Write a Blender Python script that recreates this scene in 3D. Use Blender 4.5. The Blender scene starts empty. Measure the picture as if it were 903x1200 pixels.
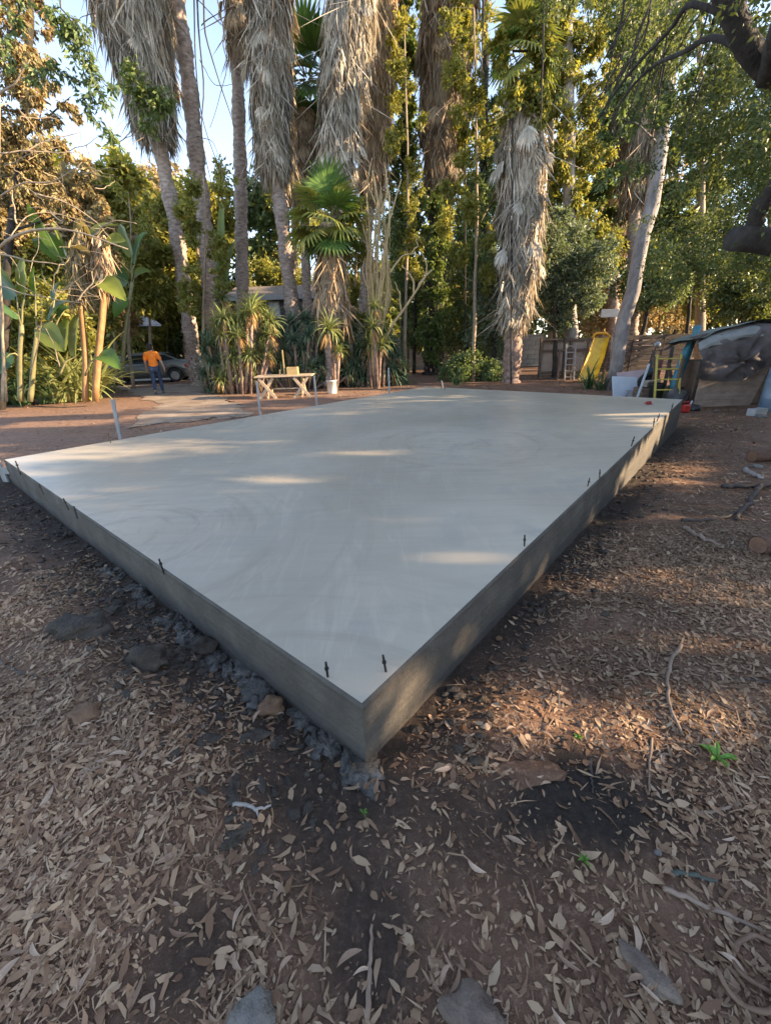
import bpy, bmesh, math, random
import numpy as np
from mathutils import Vector, Matrix, Euler
R_ = math.radians
rng = np.random.default_rng(7)
random.seed(7)
scene = bpy.context.scene
COL = scene.collection

# ------------------------------------------------------------------ camera, world, sun, exposure
CAM_H = 1.6
cam_d = bpy.data.cameras.new('camera'); cam = bpy.data.objects.new('camera', cam_d); COL.objects.link(cam)
cam_d.sensor_fit = 'AUTO'; cam_d.sensor_width = 36; cam_d.lens = 14.4; cam_d.clip_start = .02; cam_d.clip_end = 2000
CR = np.array([[0.99956, 0.0322, 0.0], [-0.01238, 0.38432, -0.92312], [-0.02972, 0.92267, 0.38445]])
u_, s_, v_ = np.linalg.svd(CR); CR = u_ @ v_
cam.matrix_world = Matrix([[*CR[0], 0], [*CR[1], 0], [*CR[2], CAM_H], [0, 0, 0, 1]])
scene.camera = cam
SUN_EL, SUN_AZ = 16.5, 6.0            # degrees above the horizon; degrees from +X towards -Y
sun_d = bpy.data.lights.new('sun', 'SUN'); sun = bpy.data.objects.new('sun', sun_d); COL.objects.link(sun)
sun_d.energy = 5.0; sun_d.angle = R_(.5); sun_d.color = (1.0, .74, .46)
sv = Vector((math.cos(R_(SUN_AZ))*math.cos(R_(SUN_EL)), -math.sin(R_(SUN_AZ))*math.cos(R_(SUN_EL)), math.sin(R_(SUN_EL))))
sun.rotation_euler = sv.to_track_quat('Z', 'Y').to_euler(); sun.location = (30, -5, 20)
world = bpy.data.worlds.new('World'); scene.world = world; world.use_nodes = True
wn = world.node_tree; bg = wn.nodes['Background']
sky = wn.nodes.new('ShaderNodeTexSky'); sky.sky_type = 'NISHITA'; sky.sun_disc = False
sky.sun_elevation = R_(SUN_EL); sky.sun_rotation = R_(90 + SUN_AZ); sky.air_density = .75; sky.dust_density = .25; sky.ozone_density = 1.0
hsv = wn.nodes.new('ShaderNodeHueSaturation'); hsv.inputs['Saturation'].default_value = .78
wn.links.new(sky.outputs[0], hsv.inputs['Color']); wn.links.new(hsv.outputs[0], bg.inputs[0]); bg.inputs[1].default_value = .15
scene.view_settings.view_transform = 'Standard'; scene.view_settings.look = 'None'
scene.view_settings.gamma = 1; scene.view_settings.exposure = 2.0
scene.render.engine = 'CYCLES'; scene.cycles.max_bounces = 6; scene.cycles.transparent_max_bounces = 4

# ------------------------------------------------------------------ helpers
def ray(px, py):
    d = np.array([px-451.5, -(py-600.), -480.]); return CR @ (d/np.linalg.norm(d))
def P(px, py, Y):                     # point of the place seen along a direction at a given distance ahead
    r = ray(px, py); t = Y/r[1]; return r*t + np.array([0, 0, CAM_H])
def ppm(px, py, Y):                   # photo pixels per metre there
    p = P(px, py, Y) - np.array([0, 0, CAM_H]); return 480./(-(CR.T @ p)[2])
def sstep(a, b, x):
    t = np.clip((x-a)/(b-a), 0, 1); return t*t*(3-2*t)
_perm = np.random.default_rng(3).random((256, 256))
def vnoise(x, y):
    xi = np.floor(x).astype(int); yi = np.floor(y).astype(int); fx = x-xi; fy = y-yi
    fx = fx*fx*(3-2*fx); fy = fy*fy*(3-2*fy)
    g = lambda i, j: _perm[i % 256, j % 256]
    return (g(xi, yi)*(1-fx)+g(xi+1, yi)*fx)*(1-fy) + (g(xi, yi+1)*(1-fx)+g(xi+1, yi+1)*fx)*fy
def fbm(x, y, o=4):
    x = np.asarray(x, float); y = np.asarray(y, float); s = 0; a = .5
    for k in range(o): s = s + a*(vnoise(x*2**k+17*k, y*2**k+31*k)-.5); a *= .5
    return s
SN = np.array([-0.116, 1.188]); SE = np.array([.6466, .7628]); SW = np.array([-.7628, .6466])   # slab corner, long and short directions
SL, SS, SZ = 9.98, 6.55, .284
def slab_pt(u, w, z=SZ): q = SN+SE*u+SW*w; return np.array([q[0], q[1], z])
def slab_uw(x, y): dx = x-SN[0]; dy = y-SN[1]; return dx*SE[0]+dy*SE[1], dx*SW[0]+dy*SW[1]
def gz(x, y):
    x = np.asarray(x, float); y = np.asarray(y, float)
    u, w = slab_uw(x, y)
    z = -.30*np.clip(u/9.5, 0, 1.15)*(1-sstep(-.3, 5.5, w))
    d = np.maximum(np.maximum(-u, u-SL), np.maximum(-w, w-SS))           # distance outside the slab
    near = sstep(9, 2.5, np.hypot(x, y))
    z = z + .10*fbm(x*.7+5, y*.7, 4)*sstep(0, .5, np.abs(d)) + .05*near*fbm(x*5, y*5, 4)
    ridge = np.exp(-((d-.55)/.28)**2)*(u < .15)*sstep(7, .5, w)*sstep(-.1, .5, w)      # spoil thrown up beside the left edge
    z = z + ridge*(.05+.16*np.abs(fbm(x*2.6+9, y*2.6, 4)))
    z = z - .05*np.exp(-(d/.3)**2)
    return np.where(d < -.15, np.minimum(z, -.02), z)
def gnd(px, py):                      # ground point seen along a direction
    z = 0.
    for k in range(8):
        r = ray(px, py); t = (z-CAM_H)/r[2]; p = r*t; z = float(gz(p[0], p[1]))
    return np.array([p[0], p[1], z])

def np_mesh(name, V, F, smooth=False):
    V = np.asarray(V, np.float32); F = np.asarray(F, np.int32); k = F.shape[1]
    me = bpy.data.meshes.new(name); me.vertices.add(len(V)); me.vertices.foreach_set('co', V.ravel())
    me.loops.add(F.size); me.loops.foreach_set('vertex_index', F.ravel())
    me.polygons.add(len(F)); me.polygons.foreach_set('loop_start', np.arange(0, F.size, k, dtype=np.int32))
    if smooth: me.polygons.foreach_set('use_smooth', np.ones(len(F), bool))
    me.update(calc_edges=True); return me
def link(name, me, mats=None, parent=None, loc=None):
    o = bpy.data.objects.new(name, me); COL.objects.link(o)
    if mats is not None and me is not None and len(me.materials) == 0:
        for m in (mats if isinstance(mats, (list, tuple)) else [mats]): me.materials.append(m)
    if loc is not None: o.location = loc
    if parent is not None:
        o.parent = parent
        if loc is None: o.location = (0, 0, 0)
    return o
def tag(o, label=None, cat=None, group=None, kind=None):
    if label: o['label'] = label
    if cat: o['category'] = cat
    if group: o['group'] = group
    if kind: o['kind'] = kind
    return o
def empty(name, loc, rz=0, label=None, cat=None, group=None):
    o = bpy.data.objects.new(name, None); COL.objects.link(o); o.location = loc; o.rotation_euler = (0, 0, rz)
    o.empty_display_size = .1
    return tag(o, label, cat, group)
def copy_tree(o, parent=None):
    c = o.copy(); COL.objects.link(c)
    if parent is not None: c.parent = parent
    for ch in list(o.children): copy_tree(ch, c)
    return c

class MB:
    """collects shapes of one part; build() links it as one mesh object"""
    def __init__(s): s.v = []; s.f = []; s.sm = []; s.mi = []
    def add(s, V, F, smooth=False, mi=0):
        n = len(s.v); s.v.extend([tuple(map(float, p)) for p in V])
        for f in F: s.f.append(tuple(i+n for i in f)); s.sm.append(smooth); s.mi.append(mi)
        return s
    def box(s, c, size, rot=(0, 0, 0), bev=0., mi=0):
        bm = bmesh.new(); bmesh.ops.create_cube(bm, size=1)
        for v in bm.verts: v.co = Vector((v.co.x*size[0], v.co.y*size[1], v.co.z*size[2]))
        if bev: bmesh.ops.bevel(bm, geom=bm.edges[:], offset=bev, segments=1, affect='EDGES')
        M = Matrix.Translation(Vector(c)) @ (rot if isinstance(rot, Matrix) else Euler(rot).to_matrix().to_4x4())
        bm.verts.index_update()
        s.add([M @ v.co for v in bm.verts], [[v.index for v in f.verts] for f in bm.faces], False, mi); bm.free(); return s
    def bar(s, a, b, w, t, up=(0, 0, 1), bev=0., mi=0):
        a = Vector(a); b = Vector(b); d = b-a; x = d.normalized(); u = Vector(up)
        y = u.cross(x); y = y.normalized() if y.length > 1e-4 else Vector((0, 1, 0)); z = x.cross(y)
        M = Matrix((x, y, z)).transposed().to_4x4()
        return s.box((a+b)/2, (d.length, w, t), M, bev, mi)
    def tube(s, pts, rad, n=8, caps=True, wob=0., smooth=True, mi=0, mod=None):
        pts = [Vector(p) for p in pts]; m = len(pts)
        rad = [rad]*m if np.isscalar(rad) else rad
        V = []; F = []; up = Vector((.0123, .31, .95)).normalized(); prev = None
        for i, p in enumerate(pts):
            t = (pts[min(i+1, m-1)]-pts[max(i-1, 0)])
            if t.length < 1e-9: t = Vector((0, 0, 1))
            t.normalize()
            if prev is None:
                a = t.orthogonal().normalized()
            else:
                a = prev - t*prev.dot(t); a = a.normalized() if a.length > 1e-6 else t.orthogonal().normalized()
            prev = a; b = t.cross(a)
            for k in range(n):
                th = 2*math.pi*k/n; r = rad[i]*(1+(random.uniform(-wob, wob) if wob else 0))
                if mod: r *= mod(i, k)
                V.append(p+a*(math.cos(th)*r)+b*(math.sin(th)*r))
        for i in range(m-1):
            for k in range(n):
                k2 = (k+1) % n; F.append((i*n+k, i*n+k2, (i+1)*n+k2, (i+1)*n+k))
        if caps: F.append(tuple(range(n-1, -1, -1))); F.append(tuple((m-1)*n+k for k in range(n)))
        return s.add(V, F, smooth, mi)
    def grid(s, fn, nu, nv, smooth=True, mi=0):
        V = [fn(i/nu, j/nv) for j in range(nv+1) for i in range(nu+1)]
        F = [(j*(nu+1)+i, j*(nu+1)+i+1, (j+1)*(nu+1)+i+1, (j+1)*(nu+1)+i) for j in range(nv) for i in range(nu)]
        return s.add(V, F, smooth, mi)
    def prism(s, poly, y0, y1, mi=0):               # polygon in x,z extruded along y
        n = len(poly); V = [(x, y0, z) for x, z in poly]+[(x, y1, z) for x, z in poly]
        F = [tuple(range(n)), tuple(range(2*n-1, n-1, -1))]+[(i, n+i, n+(i+1) % n, (i+1) % n) for i in range(n)]
        return s.add(V, F, False, mi)
    def blob(s, c, r, sub=2, amp=.2, seed=0, fr=1.6, smooth=True, mi=0, rot=0):
        bm = bmesh.new(); bmesh.ops.create_icosphere(bm, subdivisions=sub, radius=1)
        from mathutils import noise as mn
        V = []
        ca, sa = math.cos(rot), math.sin(rot)
        for v in bm.verts:
            k = 1+amp*(mn.noise(v.co*fr+Vector((seed*3.7, seed, -seed)))*1.3+.5*mn.noise(v.co*fr*2.7+Vector((seed, 5, seed))))
            q = Vector((v.co.x*r[0], v.co.y*r[1], v.co.z*r[2]))*k
            V.append((c[0]+q.x*ca-q.y*sa, c[1]+q.x*sa+q.y*ca, c[2]+q.z))
        bm.verts.index_update()
        s.add(V, [[v.index for v in f.verts] for f in bm.faces], smooth, mi); bm.free(); return s
    def mesh(s, name):
        me = bpy.data.meshes.new(name); me.from_pydata(s.v, [], s.f)
        me.polygons.foreach_set('use_smooth', s.sm)
        if any(s.mi): me.polygons.foreach_set('material_index', s.mi)
        me.update(); return me
    def build(s, name, mats, parent=None, loc=None): return link(name, s.mesh(name), mats, parent, loc)

def local(pts, o): return [tuple(np.asarray(p, float)-np.asarray(o, float)) for p in pts]

# ------------------------------------------------------------------ materials
MATS = {}
def nmat(name):
    m = bpy.data.materials.new(name); m.use_nodes = True; nt = m.node_tree
    p = nt.nodes['Principled BSDF']; return m, nt, p
def ramp(nt, fac, cols, pos=None):
    r = nt.nodes.new('ShaderNodeValToRGB'); cr = r.color_ramp
    pos = pos or [i/(len(cols)-1) for i in range(len(cols))]
    cr.elements[0].position = pos[0]; cr.elements[0].color = (*cols[0], 1)
    cr.elements[1].position = pos[-1]; cr.elements[1].color = (*cols[-1], 1)
    for c, q in list(zip(cols, pos))[1:-1]: e = cr.elements.new(q); e.color = (*c, 1)
    nt.links.new(fac, r.inputs[0]); return r.outputs[0]
def noise(nt, scale, detail=4, rough=.55, vec=None, dist=0.):
    n = nt.nodes.new('ShaderNodeTexNoise'); n.inputs['Scale'].default_value = scale; n.inputs['Detail'].default_value = detail
    n.inputs['Roughness'].default_value = rough; n.inputs['Distortion'].default_value = dist
    if vec is None: vec = coords(nt)
    nt.links.new(vec, n.inputs['Vector']); return n.outputs['Fac']
def coords(nt, scale=None, kind='Object', rot=None):
    t = nt.nodes.new('ShaderNodeTexCoord'); o = t.outputs[kind]
    if scale is not None or rot is not None:
        mp = nt.nodes.new('ShaderNodeMapping'); nt.links.new(o, mp.inputs[0])
        if scale is not None: mp.inputs['Scale'].default_value = scale
        if rot is not None: mp.inputs['Rotation'].default_value = rot
        o = mp.outputs[0]
    return o
def mixc(nt, fac, a, b, mode='MIX'):
    m = nt.nodes.new('ShaderNodeMix'); m.data_type = 'RGBA'; m.blend_type = mode
    for q, sck in ((fac, m.inputs[0]), (a, m.inputs[6]), (b, m.inputs[7])):
        if hasattr(q, 'is_linked'): nt.links.new(q, sck)
        else: sck.default_value = q if np.isscalar(q) else (*q, 1)
    return m.outputs[2]
def math_(nt, op, a, b=None):
    m = nt.nodes.new('ShaderNodeMath'); m.operation = op
    for q, sck in ((a, m.inputs[0]), (b, m.inputs[1])):
        if q is None: continue
        if hasattr(q, 'is_linked'): nt.links.new(q, sck)
        else: sck.default_value = q
    return m.outputs[0]
def maprange(nt, v, a, b, c=0., d=1.):
    m = nt.nodes.new('ShaderNodeMapRange'); nt.links.new(v, m.inputs[0])
    for i, q in enumerate((a, b, c, d)): m.inputs[i+1].default_value = q
    return m.outputs[0]
def bump(nt, p, h, strength=.4, dist=.02):
    b = nt.nodes.new('ShaderNodeBump'); b.inputs['Strength'].default_value = strength; b.inputs['Distance'].default_value = dist
    nt.links.new(h, b.inputs['Height']); nt.links.new(b.outputs[0], p.inputs['Normal'])
def simple(name, cols, scale=8, rough=.7, bmp=.3, bdist=.01, metal=0., stretch=None, spec=None, detail=5):
    if name in MATS: return MATS[name]
    m, nt, p = nmat(name); v = coords(nt, stretch) if stretch else coords(nt)
    n = noise(nt, scale, detail, .6, v)
    c = ramp(nt, n, cols, [.3+.4*i/(len(cols)-1) for i in range(len(cols))]) if len(cols) > 1 else None
    if c is not None: nt.links.new(c, p.inputs['Base Color'])
    else: p.inputs['Base Color'].default_value = (*cols[0], 1)
    p.inputs['Roughness'].default_value = rough; p.inputs['Metallic'].default_value = metal
    if spec is not None: p.inputs['Specular IOR Level'].default_value = spec
    if bmp: bump(nt, p, noise(nt, scale*3, 4, .6, v), bmp, bdist)
    MATS[name] = m; return m
def leafmat(name, cols, trans=.3, rough=.5, tint=(1.25, 1.2, .6), spec=.35):
    if name in MATS: return MATS[name]
    m, nt, p = nmat(name); g = nt.nodes.new('ShaderNodeNewGeometry')
    c = ramp(nt, g.outputs['Random Per Island'], cols)
    nz = noise(nt, .8, 2); c = mixc(nt, 1., c, ramp(nt, nz, [(.72, .75, .7), (1.15, 1.12, 1.0)], [.35, .65]), 'MULTIPLY')
    nt.links.new(c, p.inputs['Base Color']); p.inputs['Roughness'].default_value = rough; p.inputs['Specular IOR Level'].default_value = spec
    if trans:
        t = nt.nodes.new('ShaderNodeBsdfTranslucent'); nt.links.new(mixc(nt, 1., c, tint, 'MULTIPLY'), t.inputs[0])
        mx = nt.nodes.new('ShaderNodeMixShader'); mx.inputs[0].default_value = trans
        nt.links.new(p.outputs[0], mx.inputs[1]); nt.links.new(t.outputs[0], mx.inputs[2])
        nt.links.new(mx.outputs[0], nt.nodes['Material Output'].inputs[0])
    MATS[name] = m; return m

# ------------------------------------------------------------------ foliage arrays
def unit(a): return a/np.maximum(np.linalg.norm(a, axis=-1, keepdims=True), 1e-9)
def leaf_arrays(C, D, L, W, fold=.15):
    """one folded lance-shaped leaf per centre: base, left, tip, right"""
    n = len(C); D = unit(D); rv = unit(rng.normal(size=(n, 3))); S = unit(np.cross(D, rv)); N = np.cross(S, D)
    L = np.asarray(L).reshape(-1, 1)*np.ones((n, 1)); W = np.asarray(W).reshape(-1, 1)*np.ones((n, 1))
    m = C+D*L*.45+N*L*fold
    V = np.stack([C, m+S*W*.5, C+D*L, m-S*W*.5], 1).reshape(-1, 3)
    return V, np.arange(4*n).reshape(n, 4)
def crown_points(clumps, n, shell=.45, sub=.28, per=70):
    """leaf centres grouped in sub-clumps inside ellipsoids (centre, radii)"""
    vol = np.array([np.prod(np.asarray(r)*np.ones(3))**.75 for c, r in clumps]); cnt = np.maximum((n*vol/vol.sum()).astype(int), 8)
    out = []; dirs = []
    for (c, r), k in zip(clumps, cnt):
        c = np.asarray(c, float); r = np.asarray(r, float)*np.ones(3); ns = max(3, k//per)
        d = unit(rng.normal(size=(ns, 3))); rad = (shell+(1-shell)*rng.random((ns, 1)))
        sc = d*rad*r; sr = sub*r.min()*(.5+rng.random(ns))
        idx = rng.integers(0, ns, k); off = rng.normal(size=(k, 3))*sr[idx][:, None]*.6
        q = sc[idx]+off; out.append(c+q); dirs.append(unit(unit(q/r)*.6+rng.normal(size=(k, 3))*.8))
    return np.concatenate(out), np.concatenate(dirs)
def sun_gaps(C):
    """leaves cut out of the crowns so that sun lands on SPOTS: keep-mask of leaf centres"""
    keep = np.ones(len(C), bool); d = np.array(sv)
    for (x0, x1, y0, y1, z) in SPOTS:
        mg = .65 if .29 > z > .1 else 1.
        g = C-d*((C[:, 2:3]-z)/d[2]); keep &= ~((g[:, 0] > x0-.35*mg) & (g[:, 0] < x1+.35*mg) & (g[:, 1] > y0-.15*mg) & (g[:, 1] < y1+.15*mg) & (C[:, 2] > z+.4))
    return keep
SPOTS = []  # areas picked to be sunlit; crowns are opened towards the sun for them
def spot(pxa, pxb, z=0.):              # sunlit streak between two seen points, on the plane at height z
    p = []
    for q in (pxa, pxb): r = ray(*q); p.append(r*((z-CAM_H)/r[2]))
    SPOTS.append((min(p[0][0], p[1][0]), max(p[0][0], p[1][0]), min(p[0][1], p[1][1]), max(p[0][1], p[1][1]), z))
for q in [((690, 684), (835, 658)), ((750, 741), (845, 728)), ((700, 834), (850, 812)), ((510, 874), (605, 846)), ((610, 868), (780, 846)), ((600, 845), (660, 832)), ((780, 537), (868, 527)), ((755, 553), (800, 545)), ((495, 852), (640, 815)), 
          ((300, 700), (330, 694)), ((690, 600), (760, 596)), ((830, 700), (890, 692))]: spot(*q, -.02)
for q in [((285, 567), (372, 559)), ((400, 533), (480, 528)), ((612, 574), (662, 569)), ((385, 803), (440, 789)), ((700, 487), (770, 484))]: spot(*q, .284)
for q in [((560, 745), (578, 718)), ((594, 698), (604, 676)), ((765, 540), (790, 488)), ((745, 550), (760, 530)), ((432, 826), (452, 800))]: spot(*q, .15)
for q in [((140, 478), (300, 462)), ((150, 490), (260, 484)), ((10, 500), (130, 492))]: spot(*q, 0.)
SPOTS += [(-9.6, -6.4, 11.4, 14.4, .4), (-9.6, -6.4, 11.4, 14.4, 1.1), (-9.6, -6.4, 11.4, 14.4, 1.8), (-9.6, -6.4, 11.4, 14.4, 2.6), (-7.6, -3.2, 14.6, 16.5, .3), (-7.6, -4.6, 14.6, 16.5, 1.), (-7.6, -4.6, 14.6, 16.5, 1.7), (-7.4, -5, 14.8, 16.4, 2.4), (-4.4, -1.4, 13.4, 14.6, .5), (-2.9, -2.0, 15.2, 15.9, 1.2), (-1.2, -.2, 15.7, 16.4, 2.), (-1.2, -.2, 15.7, 16.4, 3.2), (-1.2, -.2, 15.7, 16.4, 4.2)]
def foliage(name, clumps, n, L, W, mat_, parent=None, droop=.3, origin=(0, 0, 0), shell=.45, sub=.28, per=70, kind='stuff', gaps=False):
    C, D = crown_points(clumps, n, shell, sub, per)
    if gaps: kp = sun_gaps(C); C = C[kp]; D = D[kp]
    C = C-np.asarray(origin)
    D[:, 2] -= droop; k = len(C); Ls = L*(.6+.8*rng.random(k))
    V, F = leaf_arrays(C, D, Ls, Ls*W/L); o = link(name, np_mesh(name, V, F), mat_, parent)
    if kind: o['kind'] = kind
    return o
def skirt_arrays(path, prof, n, L, W, flare=.25):
    """hanging dead strips on a column: path [(point)], prof radius per path point"""
    path = np.asarray(path, float); prof = np.asarray(prof, float); m = len(path)
    t = rng.random(n)*(m-1); i = np.minimum(t.astype(int), m-2); f = (t-i)[:, None]
    c = path[i]*(1-f)+path[i+1]*f; r = prof[i]*(1-f[:, 0])+prof[i+1]*f[:, 0]
    th = rng.random(n)*2*np.pi; rad = np.stack([np.cos(th), np.sin(th), np.zeros(n)], 1)
    tan = np.stack([-np.sin(th), np.cos(th), np.zeros(n)], 1)
    lump = fbm(th*1.9+path[0, 0]*7, c[:, 2]*1.1, 3)+.5*fbm(np.cos(th)*3+path[0, 0]*3, np.sin(th)*3+c[:, 2]*2.6, 3)
    saw = ((c[:, 2]*.75+.35*lump) % 1.0)
    rr = (r*(.80+.20*rng.random(n)+.42*lump+.16*(.5-saw)))[:, None]
    brk = rng.random(n) < .10; wild = np.where(brk, 1., 0.)[:, None]
    Ls = (L*(.35+1.1*rng.random(n)**1.4))[:, None]; Ws = (W*(.5+1.2*rng.random(n)**2))[:, None]
    a = c+rad*rr*.93; dn = np.array([0, 0, -1.])+rad*(flare*(rng.random((n, 1))-.25)+wild*.5*rng.random((n, 1)))+tan*((.30+.45*wild)*rng.normal(size=(n, 1)))
    b = a+dn*Ls*.55+rad*.04; e = a+dn*Ls+rad*(.02*rng.normal(size=(n, 1)))
    tw = unit(tan+rad*rng.normal(size=(n, 1))*.6)
    V = np.stack([a-tw*Ws*.4, a+tw*Ws*.4, b+tw*Ws*.5, e, b-tw*Ws*.5], 1).reshape(-1, 3)
    return V, np.arange(5*n).reshape(n, 5)
def interp_path(pts, n):
    pts = np.asarray(pts, float); d = np.r_[0, np.cumsum(np.linalg.norm(np.diff(pts, axis=0), axis=1))]
    t = np.linspace(0, d[-1], n); return np.stack([np.interp(t, d, pts[:, k]) for k in range(3)], 1)
# ------------------------------------------------------------------ ground
def axis(lo, hi, step, far, growth=1.14):
    a = list(np.arange(lo, hi, step)); s = step; x = a[-1]
    while x < far: s *= growth; x += s; a.append(x)
    s = step; x = a[0]; pre = []
    while x > -far: s *= growth; x -= s; pre.append(x)
    return np.array(pre[::-1]+a)
ax = axis(-3.6, 4.6, .04, 320); ay = axis(-.4, 6.5, .04, 320)
GX, GY = np.meshgrid(ax, ay); gzv = gz(GX, GY)
nx, ny = len(ax), len(ay)
idx = np.arange(nx*ny).reshape(ny, nx)
GF = np.stack([idx[:-1, :-1], idx[:-1, 1:], idx[1:, 1:], idx[1:, :-1]], -1).reshape(-1, 4)
gme = np_mesh('ground', np.stack([GX, GY, gzv], -1).reshape(-1, 3), GF, True)
gu, gw = slab_uw(GX, GY); gd = np.maximum(np.maximum(-gu, gu-SL), np.maximum(-gw, gw-SS))
def dampness(x, y):
    u, w = slab_uw(x, y); d = np.maximum(np.maximum(-u, u-SL), np.maximum(-w, w-SS))
    a = sstep(.62, .1, d*np.where(u < .1, .8, 1.2)+.5*fbm(x*2.2, y*2.2))*.9
    b = sstep(.75, .15, np.hypot((x-.62)/1.0, (y-.98)/.42)+.9*fbm(x*2.7+3, y*2.7))          # dark wet patch in front of the corner
    c = sstep(.7, .2, np.hypot((x+.1)/.35, (y-.62)/.5)+.9*fbm(x*3+8, y*3))
    e = sstep(.05, .35, fbm(x*1.7+40, y*1.7+11))*sstep(7, 3, np.hypot(x, y))*.7
    return np.clip(np.maximum(np.maximum(a, b), np.maximum(c*.8, e)), 0, 1)
def bareness(x, y):
    u, w = slab_uw(x, y)
    r2 = sstep(SS+.1, SS+1.2, w)*sstep(24, 14, np.hypot(x, y))*.8
    r = sstep(-.6, -1.9, w)*sstep(2.2, 4.5, u)*sstep(.25, -.15, fbm(x*.9+3, y*.9)*1.0)
    return np.clip(np.maximum(r, r2), 0, 1)
att = gme.color_attributes.new('soil', 'FLOAT_COLOR', 'POINT')
sc_ = np.stack([dampness(GX, GY), bareness(GX, GY), sstep(6, 12, np.hypot(GX, GY)), np.ones_like(GX)], -1).astype(np.float32)
att.data.foreach_set('color', sc_.ravel())
m, nt, p = nmat('soil'); va = nt.nodes.new('ShaderNodeVertexColor'); va.layer_name = 'soil'
sp = nt.nodes.new('ShaderNodeSeparateColor'); nt.links.new(va.outputs[0], sp.inputs[0])
n1 = noise(nt, 2.2, 6, .65); n2 = noise(nt, 38, 6, .7); n3 = noise(nt, 9, 5, .65)
c = ramp(nt, n1, [(.105, .056, .034), (.165, .094, .060), (.21, .125, .082)], [.3, .5, .7])
c = mixc(nt, maprange(nt, n2, .52, .7), c, (.31, .19, .125))
pale = ramp(nt, n3, [(.19, .112, .075), (.28, .175, .125), (.36, .24, .175)], [.3, .5, .72])
c = mixc(nt, math_(nt, 'MULTIPLY', sp.outputs[1], .85), c, pale)
c = mixc(nt, sp.outputs[0], c, ramp(nt, n2, [(.020, .016, .013), (.052, .039, .030)], [.35, .7]))
nt.links.new(c, p.inputs['Base Color']); p.inputs['Roughness'].default_value = .85; p.inputs['Specular IOR Level'].default_value = .25
hb = math_(nt, 'ADD', math_(nt, 'MULTIPLY', n2, .5), math_(nt, 'MULTIPLY', noise(nt, 120, 4, .7), .35)); hb = math_(nt, 'ADD', hb, n3)
bump(nt, p, hb, .9, .03); MATS['soil'] = m
ground = tag(link('ground', gme, m), kind='structure')

def sheet(name, poly_px, lift, matl, nu=26, nv=16, jag=.12, kind='structure'):
    """irregular ground-following sheet between two edge polylines (list of ground points)"""
    A, B = poly_px
    A = interp_path(A, nu+1); B = interp_path(B, nu+1); V = []
    for j in range(nv+1):
        t = j/nv
        for i in range(nu+1):
            q = A[i]*(1-t)+B[i]*t; j_ = jag if j in (0, nv) or i in (0, nu) else 0
            x = q[0]+j_*random.uniform(-1, 1); y = q[1]+j_*random.uniform(-1, 1)
            V.append((x, y, float(gz(x, y))+lift))
    F = [(j*(nu+1)+i, j*(nu+1)+i+1, (j+1)*(nu+1)+i+1, (j+1)*(nu+1)+i) for j in range(nv) for i in range(nu)]
    o = link(name, np_mesh(name, V, F, True), matl); return tag(o, kind=kind)
dm = simple('pale dirt', [(.17, .12, .085), (.26, .195, .145), (.34, .27, .21)], 1.6, .9, .5, .02, detail=8)
sheet('driveway', ([gnd(150, 502), gnd(190, 476), gnd(158, 461), gnd(120, 452)], [gnd(300, 487), gnd(275, 470), gnd(236, 460), gnd(245, 450)]), .012, dm, 30, 18, .22)
rm = simple('road gravel', [(.30, .27, .24), (.42, .39, .35)], 3, .9, .4, .01, detail=8)
sheet('road', ([(-40, 16.5, 0), (-24, 20.6, 0), (-12.5, 21.8, 0), (-4, 23.3, 0)], [(-42, 25, 0), (-24, 28, 0), (-12, 29, 0), (-3, 29.5, 0)]), .022, rm, 30, 10, .12)

# ------------------------------------------------------------------ concrete slab
m, nt, p = nmat('trowelled concrete')
co = coords(nt)
big = noise(nt, .42, 3, .5, co); mid = noise(nt, 1.6, 5, .6, co, .6)
sw1 = noise(nt, 1.0, 6, .62, coords(nt, (.9, 6.5, 1), 'Object', (0, 0, .35)), 1.2)
sw2 = noise(nt, 1.0, 5, .6, coords(nt, (7, 1.0, 1), 'Object', (0, 0, .2)), 1.6)
fine = noise(nt, 60, 5, .65, co)
wv = nt.nodes.new('ShaderNodeTexWave'); wv.wave_type = 'RINGS'; wv.rings_direction = 'Z'
mp = coords(nt, (1, 1, 1)); mp.node.inputs['Location'].default_value = (3.2, -4.4, 0)
nt.links.new(mp, wv.inputs['Vector']); wv.inputs['Scale'].default_value = .55; wv.inputs['Distortion'].default_value = 7; wv.inputs['Detail'].default_value = 3; wv.inputs['Detail Scale'].default_value = .6
c = ramp(nt, big, [(.375, .328, .258), (.45, .395, .312), (.515, .455, .365)], [.32, .5, .68])
c = mixc(nt, math_(nt, 'MULTIPLY', maprange(nt, sw1, .45, .62), .26), c, (.35, .30, .225))
c = mixc(nt, math_(nt, 'MULTIPLY', maprange(nt, sw2, .54, .66), .26), c, (.58, .505, .395))
c = mixc(nt, math_(nt, 'MULTIPLY', maprange(nt, wv.outputs[1], .6, .95), .08), c, (.29, .275, .245))
c = mixc(nt, math_(nt, 'MULTIPLY', maprange(nt, mid, .56, .72), .55), c, (.31, .295, .265))
c = mixc(nt, math_(nt, 'MULTIPLY', maprange(nt, fine, .66, .72), .25), c, (.22, .21, .19))
sxy = nt.nodes.new('ShaderNodeSeparateXYZ'); nt.links.new(co, sxy.inputs[0]); arcs = []
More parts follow.
